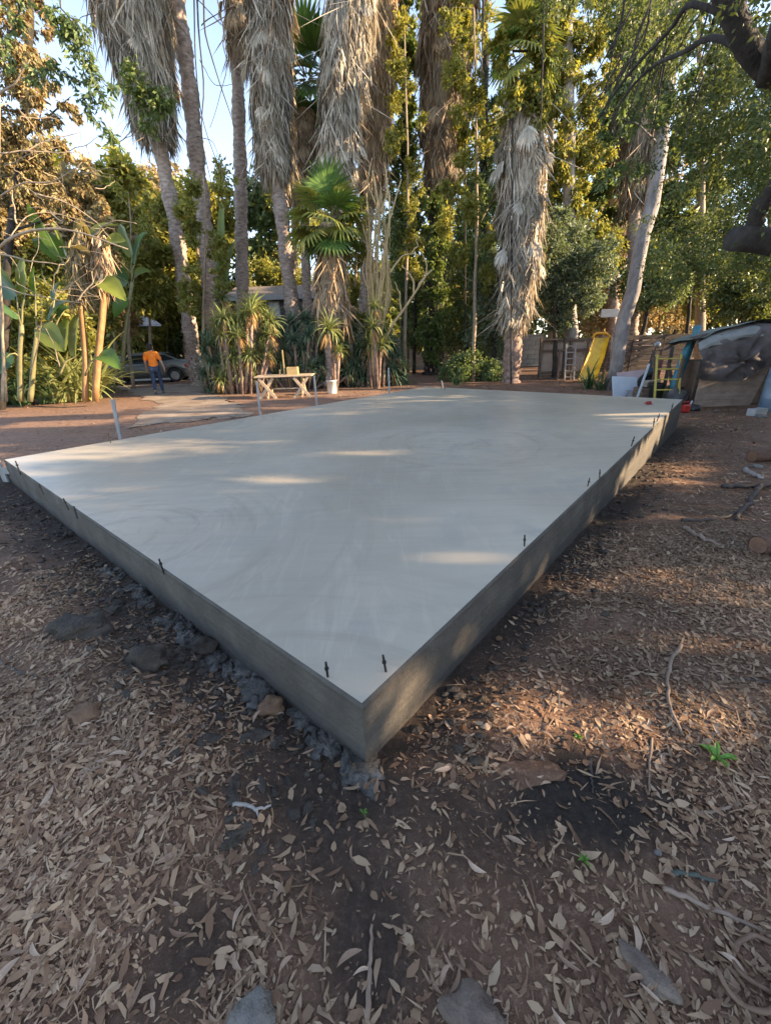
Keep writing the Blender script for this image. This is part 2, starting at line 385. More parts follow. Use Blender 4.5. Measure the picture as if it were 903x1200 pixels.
for (cx_, cy_, fr_, th_) in ((-2.7, -4.3, 11., .52), (.4, -1.6, 8., .53), (-4.2, .6, 9., .52), (2.5, 3.2, 7., .53), (-1.2, -6.8, 10., .52)):
    dx_ = math_(nt, 'SUBTRACT', sxy.outputs[0], cx_); dy_ = math_(nt, 'SUBTRACT', sxy.outputs[1], cy_)
    rad_ = math_(nt, 'SQRT', math_(nt, 'ADD', math_(nt, 'MULTIPLY', dx_, dx_), math_(nt, 'MULTIPLY', dy_, dy_))); an_ = math_(nt, 'ARCTAN2', dy_, dx_)
    cmb = nt.nodes.new('ShaderNodeCombineXYZ'); nt.links.new(math_(nt, 'MULTIPLY', rad_, fr_), cmb.inputs[0]); nt.links.new(math_(nt, 'MULTIPLY', an_, 1.3), cmb.inputs[1]); cmb.inputs[2].default_value = cx_
    an = noise(nt, 1., 4, .6, cmb.outputs[0], .3); fall = maprange(nt, rad_, 2.6, .9)
    arcs.append(math_(nt, 'MULTIPLY', maprange(nt, an, th_, th_+.15), fall))
am = arcs[0]
for q_ in arcs[1:]: am = math_(nt, 'MAXIMUM', am, q_)
c = mixc(nt, math_(nt, 'MULTIPLY', am, .55), c, (.29, .248, .19))
nt.links.new(c, p.inputs['Base Color'])
rr = math_(nt, 'ADD', maprange(nt, sw1, .3, .7, .30, .5), maprange(nt, mid, .3, .7, -.04, .08)); nt.links.new(rr, p.inputs['Roughness'])
p.inputs['Specular IOR Level'].default_value = .5; p.inputs['Coat Weight'].default_value = .12; p.inputs['Coat Roughness'].default_value = .3; p.inputs['Coat IOR'].default_value = 1.6
hh = math_(nt, 'ADD', math_(nt, 'MULTIPLY', sw1, .6), math_(nt, 'MULTIPLY', sw2, .5)); hh = math_(nt, 'ADD', hh, math_(nt, 'MULTIPLY', fine, .06))
bump(nt, p, hh, .22, .012); slab_top_m = m
m, nt, p = nmat('formed concrete'); co = coords(nt)
tc = nt.nodes.new('ShaderNodeTexCoord'); sx = nt.nodes.new('ShaderNodeSeparateXYZ'); nt.links.new(tc.outputs['Object'], sx.inputs[0])
n1 = noise(nt, 3.5, 6, .65, co); n2 = noise(nt, 34, 6, .7, co); n3 = noise(nt, 1, 5, .6, coords(nt, (1.2, 1.2, 26)), .4)
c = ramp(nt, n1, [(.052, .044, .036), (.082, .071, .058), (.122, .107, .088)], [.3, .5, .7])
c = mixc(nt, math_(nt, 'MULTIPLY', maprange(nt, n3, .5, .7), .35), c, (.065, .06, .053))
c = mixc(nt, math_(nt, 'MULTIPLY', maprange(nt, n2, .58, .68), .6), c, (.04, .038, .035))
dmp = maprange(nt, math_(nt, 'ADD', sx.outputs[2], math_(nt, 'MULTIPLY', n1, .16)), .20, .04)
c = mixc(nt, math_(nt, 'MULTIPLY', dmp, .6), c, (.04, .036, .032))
nt.links.new(c, p.inputs['Base Color']); p.inputs['Roughness'].default_value = .8
vo = nt.nodes.new('ShaderNodeTexVoronoi'); vo.inputs['Scale'].default_value = 26; nt.links.new(co, vo.inputs['Vector'])
pit = maprange(nt, math_(nt, 'ADD', vo.outputs['Distance'], math_(nt, 'MULTIPLY', n1, .25)), .17, .26)
hs = math_(nt, 'ADD', n2, math_(nt, 'MULTIPLY', n3, .9)); hs = math_(nt, 'ADD', hs, math_(nt, 'MULTIPLY', pit, .8))
bump(nt, p, hs, .75, .016); slab_side_m = m

def build_slab():
    root = empty('concrete_slab', tuple(np.r_[SN+SE*SL/2+SW*SS/2, 0]), 0, 'large freshly trowelled grey concrete slab raised above the dirt clearing', 'concrete slab')
    O = np.array(root.location)
    mb = MB(); bv = .012
    def top(a, b):
        q = slab_pt(bv+(SL-2*bv)*a, bv+(SS-2*bv)*b, SZ)-O; return q
    mb.grid(top, 20, 14, False, 0)
    per = []                                           # outline walked round, (u, w, nu, nw)
    N1, N2 = 120, 84
    for i in range(N1): per.append((SL*i/N1, 0, 0, -1))
    for i in range(N2): per.append((SL, SS*i/N2, 1, 0))
    for i in range(N1): per.append((SL-SL*i/N1, SS, 0, 1))
    for i in range(N2): per.append((0, SS-SS*i/N2, -1, 0))
    levels = [0., -bv, -.04, -.09, -.14, -.19, -.24, -.30, -.36, -.62, -.85]
    V = []; n = len(per)
    for li, dz in enumerate(levels):
        for k, (u, w, a, b) in enumerate(per):
            off = -bv if li == 0 else .007*math.sin(dz*38+u*.2)*.3 + .012*float(fbm(u*6+w*5, dz*14+w*6, 3))
            if li == 1: off = .007*float(fbm(u*11+w*9, 3.3, 4))-.012*max(0., float(fbm(u*5+w*4, 9.1, 3))-.16)*4
            ca = a; cb = b
            if k % n in (0,): ca, cb = -1, -1
            elif k == N1: ca, cb = 1, -1
            elif k == N1+N2: ca, cb = 1, 1
            elif k == 2*N1+N2: ca, cb = -1, 1
            zz = SZ+dz - (.001 if li == 0 else 0)
            V.append(slab_pt(u+ca*off, w+cb*off, zz)-O)
    F = [(li*n+k, (li+1)*n+k, (li+1)*n+(k+1) % n, li*n+(k+1) % n) for li in range(len(levels)-1) for k in range(n)]
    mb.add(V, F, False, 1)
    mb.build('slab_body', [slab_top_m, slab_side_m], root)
    # anchor bolts: threaded rod, nut and washer
    bm_ = simple('dark steel', [(.03, .027, .026), (.07, .06, .055)], 60, .5, .3, .002, .7)
    b = MB(); zs = np.linspace(-.03, .085, 22)
    b.tube([(0, 0, z) for z in zs], [.0058 if i % 2 else .0048 for i in range(22)], 8)
    b.tube([(0, 0, .044), (0, 0, .055)], .0095, 6, smooth=False)
    bme = b.mesh('anchor_bolt'); bme.materials.append(bm_)
    for k, (px, py) in enumerate([(384, 793), (452, 787), (191, 668), (90, 604), (79, 594), (50, 576), (23, 552), (614, 640), (688, 570), (702, 560), (739, 523), (765, 500), (769, 494), (786, 481), (130, 519), (517, 456), (521, 457)]):
        r = ray(px, py); q = r*((SZ-CAM_H)/r[2]); o = link('anchor_bolt', bme, None, root, (q[0]-O[0], q[1]-O[1], SZ))
        o.rotation_euler = (random.uniform(-.12, .12), random.uniform(-.12, .12), random.uniform(0, 3))
        if py < 560: o.scale = (1.4, 1.4, 1.5)
    sm = simple('splashed concrete', [(.045, .04, .033), (.095, .086, .074), (.18, .166, .146)], 14, .75, 1., .03)
    for k, (u, w, l, h) in enumerate([(0, .0, .13, .035), (0, .75, .20, .06), (0, 1.55, .34, .09), (0, 2.15, .22, .05), (0, 2.75, .24, .05), (0, 1.0, .14, .05), (0, .35, .18, .05)]):
        q = slab_pt(u-.05, w, 0); z = float(gz(q[0], q[1])); s = MB()
        for j in range(7):
            a = random.uniform(-l, l); o_ = random.uniform(-.03, .10)
            pt = slab_pt(u-.03-o_, w+a, 0)
            s.blob((pt[0]-O[0], pt[1]-O[1], z-.01+random.uniform(0, .02)), (random.uniform(.03, .08), random.uniform(.04, .10), random.uniform(.2, .55)*h), 3, .8, k*9+j, 2.8)
        s.build('concrete_spill', sm, root)
    return root
slab = build_slab()
# ------------------------------------------------------------------ leaf litter, chips, sticks, stones
def litter_density(x, y):
    u, w = slab_uw(x, y); d = np.maximum(np.maximum(-u, u-SL), np.maximum(-w, w-SS))
    base = .24+.95*sstep(-.14, .17, fbm(x*1.1+2, y*1.1+7, 4))
    base = base*(1-.9*dampness(x, y)**.7)*(1-.85*bareness(x, y))
    lane = np.exp(-((x-.72-.12*(2-y))/.42)**2)*sstep(1.9, 1.2, y); base = base*(1-.55*lane)+.28*sstep(.4, 1.6, x)*sstep(2.2, 1.0, y)
    return np.where(d < .05, 0, base)
def scatter_litter(n, x0, x1, y0, y1, L0, L1, WR, cm=1.):
    x = rng.uniform(x0, x1, n*3); y = rng.uniform(y0, y1, n*3); k = rng.random(n*3) < litter_density(x, y)*.8
    x = x[k][:n]; y = y[k][:n]; m = len(x); z = gz(x, y)
    e = .02; nxv = -(gz(x+e, y)-gz(x-e, y))/(2*e); nyv = -(gz(x, y+e)-gz(x, y-e))/(2*e)
    Nn = unit(np.stack([nxv, nyv, np.ones(m)], 1)+.20*rng.normal(size=(m, 3)))
    th = rng.random(m)*2*np.pi; A = np.stack([np.cos(th), np.sin(th), np.zeros(m)], 1); A = unit(A-Nn*(A*Nn).sum(1, keepdims=True)); B = np.cross(Nn, A)
    L = (L0+(L1-L0)*rng.random(m)**1.6)[:, None]; W = L*(WR[0]+(WR[1]-WR[0])*rng.random((m, 1)))
    C = np.stack([x, y, z+.003+.008*rng.random(m)], 1); curl = L*.11*cm*rng.normal(size=(m, 1)); bend = L*.14*cm*rng.normal(size=(m, 1))
    pts = [C-A*L*.5+Nn*curl*.6, C-A*L*.2+B*W*.5+Nn*curl*.05, C-A*L*.2-B*W*.5+Nn*curl*.05, C+A*L*.2+B*(W*.42+bend*.6)+Nn*curl*.05, C+A*L*.2+B*(-W*.42+bend*.6)+Nn*curl*.05, C+A*L*.52+B*bend*1.6+Nn*curl*.9]
    V = np.stack(pts, 1).reshape(-1, 3); b = np.arange(m)[:, None]*6
    F = np.concatenate([b+np.array([[0, 2, 1]]), b+np.array([[1, 2, 4]]), b+np.array([[1, 4, 3]]), b+np.array([[3, 4, 5]])], 1).reshape(-1, 3)
    return V, F
litm = leafmat('dead leaf', [(.125, .066, .040), (.21, .122, .077), (.295, .188, .122), (.385, .262, .178), (.155, .084, .05), (.24, .145, .092), (.40, .285, .20), (.19, .106, .066), (.105, .056, .034)], 0, .6, spec=.3)
parts = [scatter_litter(30000, -2.6, 3.6, .05, 3.4, .02, .07, (.16, .40)), scatter_litter(120000, -2.6, 3.6, .05, 3.6, .006, .026, (.10, .6)),
         scatter_litter(64000, -7, 9, 2.0, 11, .014, .065, (.10, .35)), scatter_litter(26000, -16, 16, 3, 20, .04, .11, (.15, .4)),
         scatter_litter(5000, -2.6, 3.6, .05, 4.5, .05, .17, (.025, .055), 1.5), scatter_litter(9000, -2.6, 3.6, .05, 3.4, .02, .05, (.45, .9), 2.6), scatter_litter(6000, -2.6, 3.6, .05, 3.4, .03, .075, (.14, .3), 2.6)]
Vs = []; Fs = []; o_ = 0
for V, F in parts: Vs.append(V); Fs.append(F+o_); o_ += len(V)
tag(link('leaf_litter', np_mesh('leaf_litter', np.concatenate(Vs), np.concatenate(Fs)), litm), kind='stuff')
# the largest near leaves one by one, pieces of the ground
leaf_meshes = []
for k in range(10):
    s = MB(); L = 1.; W = random.uniform(.17, .3); cu = random.uniform(-.16, .2); bd = random.uniform(-.16, .16); fo = random.uniform(.02, .09)
    V = []; nseg = 6
    for i in range(nseg+1):
        t = i/nseg; w = W*math.sin(math.pi*min(.03+t*.97, .995))**.8*(1-.25*t); zc = cu*(2*t-1)**2; yb = bd*(2*t-1)**2
        V += [((t-.5)*L, yb+w*.5, zc+fo*w/W), ((t-.5)*L, yb, zc), ((t-.5)*L, yb-w*.5, zc+fo*w/W)]
    F = []
    for i in range(nseg): a = i*3; F += [(a, a+1, a+4, a+3), (a+1, a+2, a+5, a+4)]
    s.add(V, F, True); me = s.mesh('dry_leaf'); leaf_meshes.append(me)
big_cols = [[(.235, .15, .097), (.36, .24, .16)], [(.19, .112, .07), (.275, .172, .106)], [(.35, .24, .165), (.47, .335, .235)], [(.15, .085, .05), (.225, .133, .08)]]
bms = [simple('dry leaf %d' % i, c, 6, .6, .3, .003, stretch=(1, 8, 8)) for i, c in enumerate(big_cols)]
for i, me in enumerate(leaf_meshes): me.materials.append(bms[i % 4])
k = 0
while k < 246:
    x = random.uniform(-1.5, 1.7); y = random.uniform(.10, 1.75)
    if random.random() > float(litter_density(x, y)): continue
    o = link('dry_leaf', random.choice(leaf_meshes), None, ground, (x, y, float(gz(x, y))+.012))
    L = random.uniform(.04, .088); o.scale = (L, L, L); o.rotation_euler = (random.uniform(-.35, .35), random.uniform(-.25, .25), random.uniform(0, 6.28)); k += 1

stick_m = simple('grey stick', [(.17, .115, .08), (.29, .21, .155)], 14, .8, .5, .004, stretch=(1, 1, 1))
dark_stick = simple('dark branch', [(.035, .027, .023), (.09, .07, .06)], 14, .85, .5, .004)
pale_stick = simple('pale stick', [(.20, .185, .17), (.32, .30, .28)], 14, .75, .4, .004)
def stick(px_pts, r, matl, label, cat='stick', lift=.0, fork=None, n=14, name='fallen_stick'):
    pts = [gnd(*q) for q in px_pts]; pts = [q+np.array([0, 0, r*.8+lift]) for q in pts]
    base = pts[0]; q = interp_path(pts, n); q[1:-1] += rng.normal(size=(n-2, 3))*r*.25
    mb = MB(); mb.tube(local(q, base), [r*(1-.45*i/(n-1)) for i in range(n)], 7, wob=.12)
    if fork:
        f = [gnd(*z)+np.array([0, 0, r*.7]) for z in fork]; f = interp_path(f, 7); mb.tube(local(f, base), [r*.7*(1-.5*i/6) for i in range(7)], 6, wob=.1)
    return tag(mb.build(name, matl, None, tuple(base)), label, cat)
stick([(797, 757), (786, 775), (780, 800), (781, 822), (790, 847), (799, 863)], .011, stick_m, 'long curved bare stick lying on leaf litter right of the slab corner')
stick([(273, 945), (285, 944), (300, 949), (318, 945)], .008, pale_stick, 'short pale grey forked stick on leaf litter below the slab', fork=[(300, 948), (303, 958)])
stick([(763, 866), (760, 900), (759, 932)], .006, stick_m, 'thin straight upright lying twig left of the green weed')
stick([(775, 1042), (820, 1062), (870, 1082), (903, 1100)], .009, stick_m, 'straight twig above the brown vine coil at bottom right')
stick([(785, 1024), (812, 1027), (838, 1035)], .009, simple('mossy stick', [(.05, .06, .05), (.09, .1, .08)], 9, .8, .3), 'dark green mossy stick in leaf litter near the right edge')
stick([(845, 572), (870, 572), (903, 571), (915, 573)], .028, dark_stick, 'dark thin branch lying left to right on bare dirt at right', n=16)
stick([(890, 570), (880, 586), (868, 602), (861, 611)], .03, dark_stick, 'dark branch slanting down from the crosswise branch at right')
stick([(798, 611), (825, 612), (850, 607), (866, 601)], .018, dark_stick, 'low dark twig touching the slanting branch at right')
stick([(800, 620), (820, 632), (842, 641)], .022, stick_m, 'pale straight stick on trampled dirt below the dark branches')
stick([(872, 552), (885, 561), (893, 562)], .035, pale_stick, 'pale short stick beside the cut log at right edge')
stick([(840, 795), (870, 797), (903, 800)], .006, dark_stick, 'hair thin dark twig at the right edge beside bare dirt')
stick([(690, 890), (692, 905), (694, 930)], .006, dark_stick, 'thin dark twig stuck in the damp soil')
stick([(820, 955), (850, 948), (866, 942)], .007, stick_m, 'short light twig above the vine coil at right')
stick([(0, 775), (25, 790), (60, 800)], .009, dark_stick, 'dark twig in leaf litter at the left edge')
stick([(95, 912), (116, 900), (150, 880)], .006, stick_m, 'thin slanting twig on litter at lower left')
stick([(430, 1195), (434, 1130), (436, 1085)], .008, stick_m, 'straight brown twig pointing at the camera at bottom centre')
# vine coil
vp = [gnd(*q)+np.array([0, 0, .012+.008*math.sin(i*1.9)]) for i, q in enumerate([(903, 1108), (880, 1098), (860, 1108), (856, 1128), (866, 1146), (888, 1158), (903, 1164), (912, 1180), (895, 1190), (868, 1180), (848, 1160), (838, 1140)])]
vp = interp_path(vp, 40); vp[1:-1] = (vp[:-2]+2*vp[1:-1]+vp[2:])/4; b0 = vp[0].copy()
tag(MB().tube(local(vp, b0), .0065, 8, wob=.1).build('vine_coil', simple('brown vine', [(.11, .062, .038), (.2, .125, .08)], 20, .75, .4, .004), None, tuple(b0)), 'coiled brown vine lying on leaf litter at bottom right', 'vine')
# stones and clods
stone_m = simple('grey stone', [(.09, .08, .07), (.16, .145, .128), (.25, .23, .205)], 9, .9, 1., .02, detail=9)
tan_m = simple('tan stone', [(.085, .06, .046), (.14, .105, .082), (.20, .155, .12)], 9, .9, 1., .02, detail=9)
mud_m = simple('dark mud', [(.022, .018, .014), (.048, .038, .029), (.082, .066, .051)], 10, .8, .9, .02, spec=.3)
red_m = simple('ochre clod', [(.11, .06, .032), (.19, .11, .06)], 10, .85, .8, .015)
def rock(px, py, r, matl, label, cat='rock', seed=1, amp=.3, sink=.35, name='rock', rot=0, sub=3):
    g = gnd(px, py); mb = MB().blob((0, 0, r[2]*(1-sink)*.6), r, sub, amp, seed, 1.5, True, rot=rot)
    return tag(mb.build(name, matl, None, tuple(g)), label, cat)
rock(297, 1196, (.055, .05, .045), stone_m, 'pale blue grey stone at the bottom edge left of centre', 'stone', 3, .3)
rock(552, 1192, (.07, .055, .035), tan_m, 'flat topped brown stone at the bottom edge right of centre', 'stone', 5, .35, name='stone')
rock(757, 1140, (.075, .032, .02), tan_m, 'flat pointed tan stone slab in the litter at lower right', 'stone', 8, .25, name='stone', rot=2.2)
rock(175, 778, (.11, .09, .065), mud_m, 'largest rounded mud clod beside the left slab edge', 'mud clod', 12, .4, .2, 'mud_clod')
rock(95, 738, (.17, .12, .05), mud_m, 'flat dark mud lump farthest left beside the slab trench', 'mud clod', 15, .45, .3, 'mud_clod')
rock(318, 832, (.06, .055, .045), red_m, 'orange brown soil clod by the slab below its left edge', 'soil clod', 21, .35, .2, 'soil_clod')
rock(240, 760, (.08, .06, .05), mud_m, 'small dark mud clod against the slab left side', 'mud clod', 31, .4, .2, 'mud_clod')
rock(100, 838, (.07, .06, .025), red_m, 'low orange soil patch lump in the litter at left', 'soil clod', 27, .35, .4, 'soil_clod')
rock(625, 905, (.13, .06, .016), MATS['soil'], 'dark damp soil mound right of the slab corner', 'soil mound', 33, .5, .5, 'soil_mound')
rock(770, 1000, (.012, .01, .008), stone_m, 'tiny pebble among litter at right', 'pebble', 40, .2, .2, 'pebble', sub=2)
rock(838, 483, (.08, .06, .05), tan_m, 'brown lump of dirt in front of the plywood panel', 'soil clod', 51, .35, .3, 'soil_clod')
rock(890, 489, (.14, .1, .05), stone_m, 'pale flat stone below the concrete block at right', 'stone', 55, .3, .4, 'stone')
rock(885, 548, (.08, .06, .04), stone_m, 'small grey stone beside the cut log at right', 'stone', 57, .3, .4, 'stone')
# loose mud spoil beside the left edge: uncountable crumbs
mb = MB()
for k in range(900):
    w = random.uniform(-.05, 5.5); u = -min(abs(random.gauss(.2, .17)), .5)-.02
    if random.random() < .35: w = random.gauss(1.6, .6)
    q = slab_pt(u, w, 0); r = random.uniform(.006, .022)*(1.5 if k % 14 == 0 else 1)
    mb.blob((q[0], q[1], float(gz(q[0], q[1]))+r*.1), (r*random.uniform(.8, 2.), r, r*.6), 2 if k % 14 == 0 else 1, .75, k, 2.1, False, rot=k)
for k in range(260):
    u = random.uniform(.1, 9); w = -abs(random.gauss(.15, .15))-.04
    q = slab_pt(u, w, 0); r = random.uniform(.008, .03); mb.blob((q[0], q[1], float(gz(q[0], q[1]))+r*.2), (r*1.3, r, r*.7), 1, .5, k, 1.7, False)
tag(mb.build('soil_crumbs', mud_m), kind='stuff')
# logs at the right edge
bark_red = simple('reddish bark', [(.09, .045, .03), (.17, .09, .06)], 14, .85, .8, .015, stretch=(1, 6, 6))
wood_end = simple('sawn wood end', [(.13, .065, .038), (.22, .12, .07)], 30, .8, .3, .004)
def cut_log(px, py, r, L, ang, label):
    g = gnd(px, py); root = empty('cut_log', tuple(g), ang, label, 'log')
    MB().tube([(L*i/7, 0, r*.95) for i in range(8)], [r*(1+.05*math.sin(i*2.3)) for i in range(8)], 14, False, .04).build('bark', bark_red, root)
    for x in (0.006, L-.006): MB().tube([(x-.004, 0, r*.95), (x+.004, 0, r*.95)], r*.93, 14, True, .03, False).build('cut_end', wood_end, root)
    return root
cut_log(878, 541, .09, .9, .1, 'reddish cut log lying near the right edge on the dirt')
cut_log(884, 648, .075, .6, .25, 'short dark log stub at the right edge nearer the camera')
# weeds
weed_m = leafmat('weed leaf', [(.12, .26, .05), (.2, .38, .09)], .25)
def weed(px, py, r, n, label, up=.5):
    g = gnd(px, py); root = empty('weed', tuple(g), 0, label, 'weed')
    for k in range(n):
        a = k*2.4+random.uniform(-.3, .3); L = r*random.uniform(.7, 1.1); s = MB(); V = []; ns = 5
        for i in range(ns+1):
            t = i/ns; w = r*.30*math.sin(math.pi*min(t*.9+.08, 1)); rr = L*t; z = up*r*math.sin(t*2.0)+.01
            for sd in (-1, 0, 1): V.append((math.cos(a)*rr-math.sin(a)*w*sd*.5, math.sin(a)*rr+math.cos(a)*w*sd*.5, z+(abs(sd)*.01)))
        F = []
        for i in range(ns): b = i*3; F += [(b, b+1, b+4, b+3), (b+1, b+2, b+5, b+4)]
        s.add(V, F, True).build('leaf', weed_m, root)
    return root
weed(838, 893, .062, 8, 'bright green broadleaf weed sprouting from litter at right')
weed(683, 1013, .022, 5, 'small green sprout in the litter near the damp soil')
weed(676, 868, .02, 5, 'tiny green sprout in the sunlit streak right of the slab')
weed(426, 957, .02, 4, 'tiny green seedling below the slab corner')

for (px, py) in [(297, 1185), (552, 1178), (757, 1142), (318, 838), (625, 912), (100, 842)]:
    g = gnd(px, py)
    for k in range(9):
        a = random.uniform(0, 6.28); d = random.uniform(.03, .11); x = g[0]+d*math.cos(a); y = g[1]+d*math.sin(a)
        o = link('dry_leaf', random.choice(leaf_meshes), None, ground, (x, y, float(gz(x, y))+.016)); L = random.uniform(.035, .07); o.scale = (L, L, L); o.rotation_euler = (random.uniform(-.5, .5), random.uniform(-.4, .4), random.uniform(0, 6.28))
# ------------------------------------------------------------------ materials of the vegetation
palm_bark = simple('palm bark', [(0.156, 0.117, 0.099), (0.325, 0.254, 0.218), (0.494, 0.410, 0.358)], 5, .9, .9, .03, stretch=(1, 1, 2.4))
boot_m = simple('palm boots', [(0.130, 0.081, 0.065), (0.260, 0.176, 0.140), (0.403, 0.299, 0.247)], 9, .85, .6, .015)
skirt_grey = leafmat('dead frond grey', [(0.336, 0.291, 0.258), (0.538, 0.476, 0.426), (0.694, 0.627, 0.571), (0.426, 0.358, 0.291), (0.190, 0.146, 0.112)], .12, .8, (1.1, 1, .85), .2)
skirt_brown = leafmat('dead frond brown', [(0.240, 0.174, 0.126), (0.396, 0.300, 0.222), (0.528, 0.420, 0.318), (0.300, 0.210, 0.150)], .15, .8, (1.2, 1, .7), .2)
skirt_tan = leafmat('dead frond tan', [(.24, .185, .145), (.40, .325, .265), (.54, .455, .385), (.30, .225, .17), (.15, .10, .07)], .14, .8, (1.2, 1, .75), .2)
frond_m = leafmat('palm frond', [(0.065, 0.137, 0.046), (0.111, 0.208, 0.065), (0.169, 0.260, 0.078)], .3, .45)
frond_y = leafmat('palm frond yellowing', [(.16, .21, .06), (.26, .29, .09), (.36, .34, .13)], .35, .45)
petiole_m = simple('petiole', [(.14, .15, .06), (.24, .2, .1)], 10, .6, .2)
oak_leaf = leafmat('oak leaf', [(0.076, 0.103, 0.041), (0.117, 0.152, 0.058), (0.172, 0.199, 0.083), (0.097, 0.123, 0.048)], 0.40, .45)
dark_leaf = leafmat('dark shrub leaf', [(0.095, 0.143, 0.067), (0.151, 0.215, 0.095), (0.222, 0.277, 0.135)], 0.38, .45)
grey_leaf = leafmat('grey green leaf', [(0.094, 0.133, 0.090), (0.156, 0.203, 0.137), (0.227, 0.265, 0.196)], 0.35, .5)
ivy_leaf = leafmat('ivy leaf', [(0.082, 0.130, 0.046), (0.138, 0.194, 0.065), (0.218, 0.251, 0.089)], 0.40, .4)
sun_leaf = leafmat('yellow green leaf', [(0.165, 0.193, 0.048), (0.261, 0.275, 0.076), (0.358, 0.323, 0.097), (0.193, 0.207, 0.055)], 0.45, .5)
gold_leaf = leafmat('golden dry leaf', [(.26, .20, .10), (.38, .30, .16), (.46, .39, .25), (.20, .155, .07)], .35, .6, (1.2, 1, .6))
rust_leaf = leafmat('rusty vine leaf', [(.20, .14, .07), (.33, .24, .13), (.42, .34, .21), (.16, .15, .055), (.26, .25, .12), (.24, .15, .08)], .3, .6, (1.2, 1, .6))
bark_grey = simple('grey bark', [(0.169, 0.146, 0.130), (0.299, 0.260, 0.234), (0.416, 0.377, 0.345)], 6, .9, .8, .03, stretch=(1, 1, .35))
bark_dark = simple('dark oak bark', [(.018, .015, .013), (.036, .03, .026), (.065, .054, .046)], 7, .9, .9, .03, stretch=(1, 1, .5))
bark_tan = simple('tan branch', [(.20, .15, .10), (.33, .26, .18)], 9, .8, .4, .01)

def frond_mesh(name, R=.95, pet=.7, nseg=22, spread=2.0, droop=.35, mats=None, w=.06):
    s = MB(); s.tube([(0, 0, 0), (pet*.5, 0, .03), (pet, 0, .02)], [.022, .016, .012], 5, mi=1)
    for i in range(nseg):
        a = -spread+2*spread*i/(nseg-1)+random.uniform(-.03, .03); L = R*(1-.28*(abs(a)/spread)**2)*random.uniform(.9, 1.05)
        ca, sa = math.cos(a), math.sin(a); pv = []
        for t, ww in ((0, .25), (.35, 1.), (.68, .8), (1., .05)):
            rr = L*t; z = .02+.10*t-droop*L*max(t-.3, 0)**2*1.4-random.uniform(0, .05)*t
            x = pet+ca*rr; y = sa*rr; hw = w*ww*R
            pv.append(((x+sa*hw, y-ca*hw, z), (x, y, z-.25*hw), (x-sa*hw, y+ca*hw, z)))
        V = [q for tri in pv for q in tri]; F = []
        for j in range(3): b = j*3; F += [(b, b+1, b+4, b+3), (b+1, b+2, b+5, b+4)]
        s.add(V, F, True)
    me = s.mesh(name)
    for m in mats: me.materials.append(m)
    return me
fr_g = [frond_mesh('frond', mats=[frond_m, petiole_m]) for _ in range(2)]
fr_y = [frond_mesh('frond', droop=.6, mats=[frond_y, petiole_m]) for _ in range(2)]
fr_d = [frond_mesh('dead_frond', R=random.uniform(.6, .85), pet=.35, nseg=12, spread=random.uniform(.35, .8), droop=random.uniform(.1, .5), mats=[mm, mm], w=.05) for mm in (skirt_grey, skirt_grey, skirt_brown)]
def dead_fronds(root, path, prof, n, meshes, s=1.):
    path = np.asarray(path, float); m = len(path)
    for k in range(n):
        t = random.random()*(m-1)*.97; i = int(t); f = t-i; c = path[i]*(1-f)+path[i+1]*f; r = prof[i]*(1-f)+prof[i+1]*f; az = k*2.399+random.uniform(-.4, .4)
        o = link('dead_frond', random.choice(meshes), None, root, (c[0]+r*.72*math.cos(az), c[1]+r*.72*math.sin(az), c[2]+.35)); orient(o, az+random.uniform(-.5, .5), -random.uniform(.95, 1.5), random.uniform(-.8, .8), s*random.uniform(.7, 1.15))
def orient(o, az, el, roll=0, s=1.):
    o.rotation_mode = 'XYZ'; M = Matrix.Rotation(az, 4, 'Z') @ Matrix.Rotation(-el, 4, 'Y') @ Matrix.Rotation(roll, 4, 'X')
    o.rotation_euler = M.to_euler(); o.scale = (s, s, s)
def add_fronds(root, c, n, scale, meshes, el0=-.9, el1=1.3, rad=.12, az0=0, az1=6.283):
    for k in range(n):
        az = az0+(az1-az0)*((k*.381966) % 1)+random.uniform(-.15, .15); el = el1+(el0-el1)*((k+.5)/n)
        o = link('frond', random.choice(meshes), None, root, (c[0]+rad*math.cos(az), c[1]+rad*math.sin(az), c[2]+.12*math.sin(el)))
        orient(o, az, el, random.uniform(-.3, .3), scale*random.uniform(.85, 1.1))
def palm_trunk(root, path, r0, r1, matl, name='trunk', n=14, lat=.16, step=.09):
    L = sum(np.linalg.norm(np.diff(np.asarray(path), axis=0), axis=1)); m = max(8, int(L/step)); q = interp_path(path, m)
    q[1:-1] += rng.normal(size=(m-2, 3))*r0*.04
    for _ in range(3): q[1:-1] = (q[:-2]+2*q[1:-1]+q[2:])/4
    rad = [r0*(1.25 if i < 2 else 1)+(r1-r0)*i/(m-1) for i in range(m)]
    seed = random.random()*9
    def mod(i, k):
        return 1+lat*(((i*.5+k+(i % 2)) % 2)-.5)*random.uniform(.5, 1.2)+.10*math.sin(i*.37+seed)
    mb = MB(); mb.tube([tuple(p) for p in q], rad, n, True, .04, True, mod=mod); return mb.build(name, matl, root), q, rad
def palm_boots(root, path, r, n, matl, z0=0, z1=1):
    """old leaf bases standing off the trunk"""
    q = interp_path(path, n); mb = MB()
    for i in range(n):
        a = i*2.399; c = q[i]; d = np.array([math.cos(a), math.sin(a), 0]); t = np.array([-math.sin(a), math.cos(a), 0])
        rr = r*random.uniform(.9, 1.05); b = c+d*rr; u = np.array([0, 0, 1.]); h = random.uniform(.10, .2); w = random.uniform(.05, .08)
        tip = b+d*random.uniform(.04, .12)+u*h
        mb.add([b-t*w-d*.05, b+t*w-d*.05, tip+t*w*.5, tip-t*w*.5, b-u*.05+d*.03], [(0, 1, 2, 3), (0, 4, 1), (1, 4, 2), (2, 4, 3), (3, 4, 0)], False)
    return tag(mb.build('boots', matl, root), kind='stuff')
